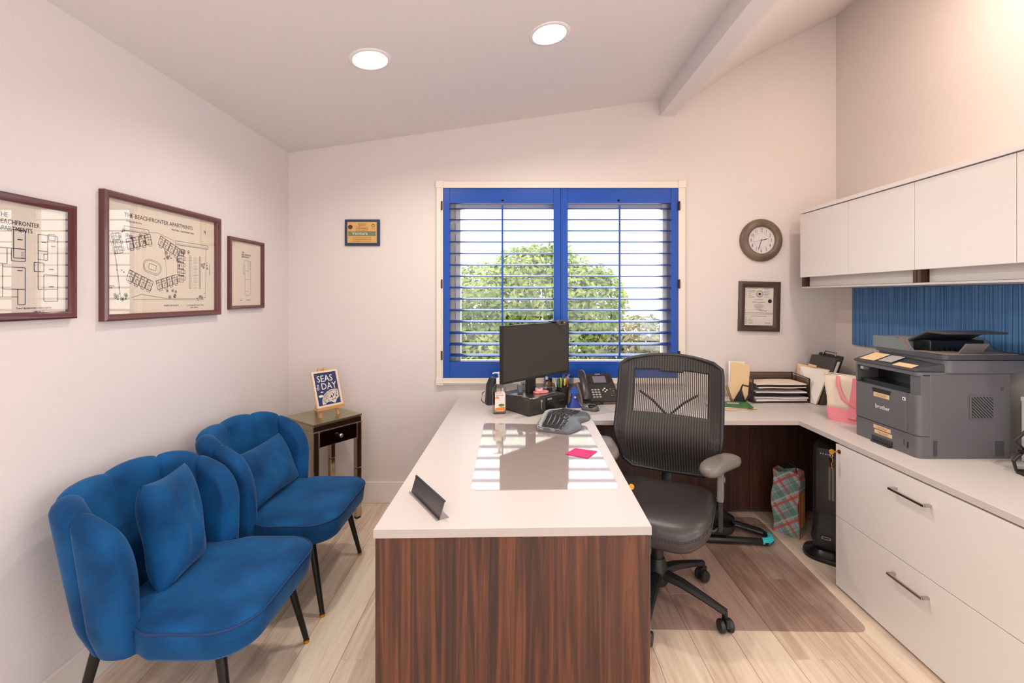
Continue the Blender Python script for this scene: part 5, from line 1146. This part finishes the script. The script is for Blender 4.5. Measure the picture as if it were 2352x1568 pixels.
# pen cup
px_, py_ = U(1290, 912, z=ZT).x, 2.98
PX, PY = .295, 2.965
cup = thing('pen_cup', 'black mesh pen cup full of pens behind the computer', 'pen cup', (PX, PY, ZT), 0)
b = B(); b.lathe([(.040, 0), (.045, .115), (.043, .115), (.039, .004), (.0, .004)], 26, cap=False); obj('cup_wall', b, M_wire, cup, smooth='auto')
b = B(); b.tube([(.0455 * math.cos(a), .0455 * math.sin(a), .115) for a in [i * math.pi / 12 for i in range(24)]], .0025, 6, closed=True); obj('cup_rim', b, M_wire, cup)
pens = [('green highlighter pen in the pen cup', (60, 150, 80), (50, 120, 70), -.025, -.012, -14, .0062), ('yellow highlighter with a tall cap in the pen cup', (220, 216, 60), (236, 226, 40), -.008, .014, -3, .0062), ('yellow capped marker leaning right in the pen cup', (40, 44, 44), (232, 220, 60), .012, -.006, 8, .006), ('black ballpoint pen upright in the pen cup', (38, 36, 40), (38, 36, 40), .0, -.02, 4, .0042), ('dark blue pen in the pen cup', (40, 52, 110), (30, 40, 90), -.018, .006, -8, .0042), ('green capped pen leaning far right in the pen cup', (236, 234, 230), (40, 120, 70), .026, .004, 26, .0048), ('brown pencil in the pen cup', (150, 100, 60), (220, 180, 140), .016, .018, 16, .0036), ('red pen leaning right in the pen cup', (176, 52, 60), (150, 40, 50), .028, -.014, 20, .0042), ('white pen leaning left in the pen cup', (232, 228, 226), (220, 214, 210), -.03, -.018, -30, .0046), ('silver scissors handle pen in the pen cup', (160, 158, 160), (110, 108, 110), .004, .024, 12, .005)]
for lb_, c1, c2, dx, dy, an, r in pens:
    t = thing('pen', lb_, 'pen', (PX + dx * .45, PY + dy * .45, ZT + .006), rot=(R(-dy * 300), R(an * .45), 0), group='pens in the black pen cup')
    b = B(); b.cyl((0, 0, 0), (0, 0, .128), r, n=10); nm = 'pen_%d_%d_%d' % c1
    obj('barrel', b, bpy.data.materials.get(nm) or mat(nm, c1, .35), t, smooth='auto')
    b = B(); nm = 'pen_%d_%d_%d' % c2; mm = bpy.data.materials.get(nm) or mat(nm, c2, .35); b.lathe([(r * 1.12, .118), (r * 1.15, .150), (r * .6, .163)], 10); obj('cap', b, mm, t, smooth='auto')

# blue figure
bf = U(1320, 937, z=ZT)
fg = thing('clip_holder', 'cobalt blue cone shaped clip holder with a spiky top beside the computer', 'clip holder', (bf.x, bf.y + .03, ZT), R(10))
M_cob = mat('cobalt', (44, 62, 146), .4)
b = B(); b.rings([[Vector((x, y, z)) for x, y in rr(w, d, min(w, d) * .35, 4)] for z, w, d in ((0, .092, .06), (.008, .088, .058), (.03, .055, .04), (.07, .036, .03), (.088, .03, .024))]); obj('cone', b, M_cob, fg, smooth='auto')
b = B(); pts = []
for i in range(24): a = 2 * math.pi * i / 24; r = .028 if i % 2 else .021; pts.append((r * math.cos(a), r * math.sin(a) + .098))
b.prism(pts, -.008, .008, RX(R(90))); obj('spiky_top', b, mat('royal_blue', (40, 90, 180), .45), fg)
b = B(); b.cyl((0, -.020, .066), (0, -.0235, .066), .006, n=14); obj('button', b, M_white, fg)
nt_ = U(1303, 925, z=ZT); b = B(); b.box(-.018, .018, -.018, .018, 0, .022); tag(obj('note_pad', b, mat('note_green', (178, 190, 110), .7), loc=(nt_.x, nt_.y + .02, ZT), rotz=.3), 'small block of yellow green sticky notes between computer and blue clip holder', 'sticky notes')

# desk phone
phn = thing('desk_phone', 'black office desk phone with screen and keypad on the window side', 'telephone', (.535, 3.03, ZT), R(8))
ta = R(42)
b = B(); b.hexa([(-.125, -.075, 0), (.125, -.075, 0), (.125, .07, 0), (-.125, .07, 0), (-.125, -.085, .014), (.125, -.085, .014), (.125, .08, .12), (-.125, .08, .12)]); lab(obj('foot_stand', b, mat('phone_base', (150, 138, 126), .4), phn, bevel=.003), 'paler lower rim')
PM_ = T(0, -.088, .016) @ RX(ta) # local x right, y up the slope, z out of the face
b = B(); b.prism([(-.125, 0), (.128, 0), (.112, .225), (-.10, .225)], 0, .018, PM_); fc_ = obj('face_plate', b, mat('phone_black', (46, 43, 42), .35), phn, bevel=.004)
b = B(); b.prism(rr(.115, .072, .004, 3, .022, .170), .018, .0195, PM_); obj('screen_surround', b, M_blk, phn); b = B(); b.prism(rr(.088, .055, .002, 2, .022, .170), .0195, .0202, PM_); lab(obj('screen', b, mat('phone_screen', (118, 112, 126), .2), phn), 'greyish lilac display')
b = B(); b.text('Yealink', .013, PM_ @ T(.02, .211, .0185)); obj('logo', b, M_white, phn, flip=False)
for r_i in range(4):
    for c_i in range(3): b = B(); b.prism(rr(.015, .010, .003, 3, -.045 + c_i * .021, .086 - r_i * .019), .018, .021, PM_); obj('key', b, M_lg, phn)
for k in range(4): a = k * math.pi / 2; b = B(); b.prism(rr(.011, .008, .003, 2, .040 + .013 * math.cos(a), .082 + .013 * math.sin(a)), .018, .0215, PM_); obj('navigation_key', b, M_white, phn)
for k in range(8): b = B(); b.prism(rr(.010, .0045, .002, 2, .078 + (k % 2) * .018, .09 - (k // 2) * .017), .018, .020, PM_); obj('function_key', b, M_inks if k % 3 else M_lg, phn)
for sx in (-1, 1):
    for k in range(4): b = B(); b.prism(rr(.012, .007, .002, 2, .022 + sx * .069, .15 + k * .0135), .018, .0198, PM_); obj('line_key', b, M_blks, phn)
b = B(); b.tube([PM_ @ Vector(p) for p in ((-.104, .002, .035), (-.104, .03, .052), (-.103, .11, .058), (-.10, .19, .052), (-.098, .225, .036))], [.026, .028, .022, .028, .026], 10, flat=.62); lab(obj('handset', b, mat('handset_black', (58, 56, 55), .3), phn, smooth='auto'), 'handset on its cradle')
b = B(); pts = []
for i in range(110):
    t = i / 109; a = t * 26 * math.pi; c = Vector((-.12 + .115 * math.sin(t * 2.6), -.11 - .02 * math.sin(t * 3), .010 + .012 * math.sin(t * 3.1))); pts.append(c + Vector((0, .006 * math.cos(a), .007 * math.sin(a))))
b.tube(pts, .0017, 5); lab(obj('coiled_cord', b, M_blk, phn), 'coiled black cord')
# mouse, mats, pink note
mq = U(1357, 944, z=ZT)
b = B(); b.prism(rr(.19, .13, .004, 3), 0, .0018); tag(obj('mouse_pad', b, mat('grey_pad', (176, 176, 172), .6), loc=(mq.x + .035, mq.y - .0, ZT), rotz=R(24)), 'thin grey sheet under the computer mouse', 'mouse pad')
ms = thing('computer_mouse', 'dark grey computer mouse beside the phone cord', 'mouse', (mq.x, mq.y + .02, ZT + .0018), R(62))
b = B(); rg = []
for f, z in ((.88, 0), (1, .005), (.98, .014), (.86, .025), (.62, .034), (.3, .038), (.05, .039)): rg.append([Vector((x * f, y * f + (.008 * (1 - f)), z)) for x, y in dense([(p[0], p[1]) for p in rr(.066, .112, .030, 6)], .012)])
b.rings(rg); obj('shell', b, mat('mouse_grey', (104, 100, 98), .25, .2), ms, smooth=True)
b = B(); b.box(-.003, .003, .012, .034, .034, .040); obj('scroll_wheel', b, M_blks, ms, bevel=.001)
b = B(); b.ell((0, -.012, .026), .0335, .030, .0145); obj('palm_panel', b, M_blks, ms, smooth=True)
# ergonomic keyboard; local x along the long side, y away from the user's side
ko = Vector((.276, 2.296, ZT)); KA = math.atan2(.926, .377)
kb = thing('keyboard', 'black and grey curved ergonomic keyboard with wrist rest on the desk', 'keyboard', ko, KA)
M_kg = mat('keyboard_grey', (92, 94, 98), .38); M_key = mat('key_cap', (40, 40, 43), .3); M_bed = mat('key_bed_silver', (168, 168, 170), .35)
KL = .44
def kz(x, y): 
    s = (x - KL / 2) / (KL / 2); return .012 + .030 * math.exp(-(s * 1.7) ** 2) * (.5 + y * 2.2) + .10 * max(0, y) * .30
def kyb(x): 
    s = (x - KL / 2) / (KL / 2); return .0 - .028 * math.exp(-((abs(s) - .45) / .3) ** 2) + .018 * math.exp(-(s / .16) ** 2)
def kyt(x):
    s = (x - KL / 2) / (KL / 2); return .225 - .030 * s * s
b = B(); n = 36; rg = []
def kp(u, v, e): 
    x = u * KL; y0, y1 = kyb(x) * .7, kyt(x) + .004; y = y0 + (y1 - y0) * v
    rnd_ = (1 - (2 * u - 1) ** 8)
    y = (y - .1) * (.80 + .20 * max(0, rnd_)) + .1
    return Vector((x, y, max(.003, kz(x, y) * e * (min(1, min(v, 1 - v) * 9 + .35)))))
b.grid(lambda u, v: kp(u, v, 1), n, 16); b.grid(lambda u, v: Vector((kp(u, v, 1).x, kp(u, v, 1).y, max(.002, kp(u, v, 1).z - .016))), n, 2)
for vv in (0, 1):
    for i in range(n):
        p, q = kp(i / n, vv, 1), kp((i + 1) / n, vv, 1); b.face([p, q, Vector((q.x, q.y, max(.002, q.z - .016))), Vector((p.x, p.y, max(.002, p.z - .016)))])
for uu in (0, 1):
    for j in range(16):
        p, q = kp(uu, j / 16, 1), kp(uu, (j + 1) / 16, 1); b.face([p, q, Vector((q.x, q.y, max(.002, q.z - .016))), Vector((p.x, p.y, max(.002, p.z - .016)))])
lab(obj('wrist_rest', b, M_kg, kb, smooth=True), 'grey curved wrist rest and deck')
b = B(); b.grid(lambda u, v: kp(.025 + .95 * u, .31 + .66 * v, 1) + Vector((0, 0, .0015)), 30, 8); obj('key_bed', b, M_bed, kb, smooth=True)
for r_i in range(6):
    nk = 16 if r_i else 9
    for i in range(nk):
        if r_i == 0 and i in (3,): w = .06
        u = (.04 + .92 * (i + .5) / nk); v = .36 + r_i * .104
        p = kp(u, v, 1); w = KL * .92 / nk * .41; h = .0095
        dzu = (kp(min(1, u + .02), v, 1).z - kp(max(0, u - .02), v, 1).z) / (.04 * KL)
        M = T(p.x, p.y, p.z + .002) @ RY(-math.atan(dzu)) @ RX(R(4))
        b = B(); b.rings([[M @ Vector((x * f, y * f, z)) for x, y in ((-w, -h), (w, -h), (w, h), (-w, h))] for f, z in ((1, 0), (.96, .004), (.80, .006))]); obj('key', b, M_key if r_i != 5 else M_lg, kb)
for x in (.02, KL - .02):
    b = B(); b.hexa([(x - .01, .03, 0), (x + .01, .03, 0), (x + .01, .04, 0), (x - .01, .04, 0), (x - .01, .045, .014), (x + .01, .045, .014), (x + .01, .055, .014), (x - .01, .055, .014)]); obj('leg', b, M_blk, kb)
for i, y in enumerate((.09, .15)): b = B(); b.box(-.001, .004, y, y + .022, .012, .020); obj('silver_clip', b, M_chrome, kb, bevel=.001)

# desk pad, note, name plate
dp = [at_top(*p) for p in ((1079.5, 1127), (1424, 1123), (1346, 977), (1112, 971.5))]
dc = sum((p for p in dp), Vector()) / 4
pts = []
for i, p in enumerate(dp):
    a = (dp[i - 1] - p).normalized(); c = (dp[(i + 1) % 4] - p).normalized(); r = .03
    for k in range(6):
        t = k / 5; q = p + a * r * (1 - t) ** 2 + c * r * t ** 2; pts.append((q.x - dc.x, q.y - dc.y))
b = B(); pp_ = dense(pts, .02); b.rings([[Vector((x, y, z)) for x, y in scale_poly(pp_, f, 0, 0)] for f, z in ((1, .0004), (1, .0016), (.996, .0022), (.5, .0022), (.02, .0022))])
tag(obj('desk_pad', b, M_pad, loc=(dc.x, dc.y, ZT)), 'clear glossy vinyl desk pad reflecting the window', 'desk pad')
np_ = [at_top(*p, z=ZT + .003) for p in ((1298, 1042), (1321, 1029), (1373, 1036), (1349, 1052))]; nc = sum(np_, Vector()) / 4
b = B(); b.prism([(p.x - nc.x, p.y - nc.y) for p in np_], 0, .0012); tag(obj('sticky_note', b, mat('hot_pink', (228, 28, 112), .6), loc=(nc.x, nc.y, ZT + .0026)), 'bright pink sticky note on the clear desk pad', 'sticky note')
a0, a1 = at_top(948, 1129), at_top(1013, 1194); an = math.atan2(a1.y - a0.y, a1.x - a0.x); mid = (a0 + a1) / 2; ln = (a1 - a0).length
npl = thing('name_plate', 'brushed silver desk name plate holder near the front left of the desk', 'name plate', (mid.x, mid.y, ZT), an)
b = B(); b.box(-ln / 2, ln / 2, -.012, .028, 0, .0015); b.hexa([(-ln / 2, -.012, 0), (ln / 2, -.012, 0), (ln / 2, -.0105, 0), (-ln / 2, -.0105, 0), (-ln / 2, -.014, .007), (ln / 2, -.014, .007), (ln / 2, -.0125, .007), (-ln / 2, -.0125, .007)]); obj('foot_rail', b, M_chrome, npl)
b = B(); b.hexa([(-ln / 2, -.006, .001), (ln / 2, -.006, .001), (ln / 2, -.0035, .001), (-ln / 2, -.0035, .001), (-ln / 2, .012, .055), (ln / 2, .012, .055), (ln / 2, .0145, .055), (-ln / 2, .0145, .055)]); lab(obj('plate', b, M_steel, npl), 'dark reflective plate')
b = B(); b.box(-ln / 2, ln / 2, .010, .016, .053, .057); obj('top_lip', b, M_blk, npl)
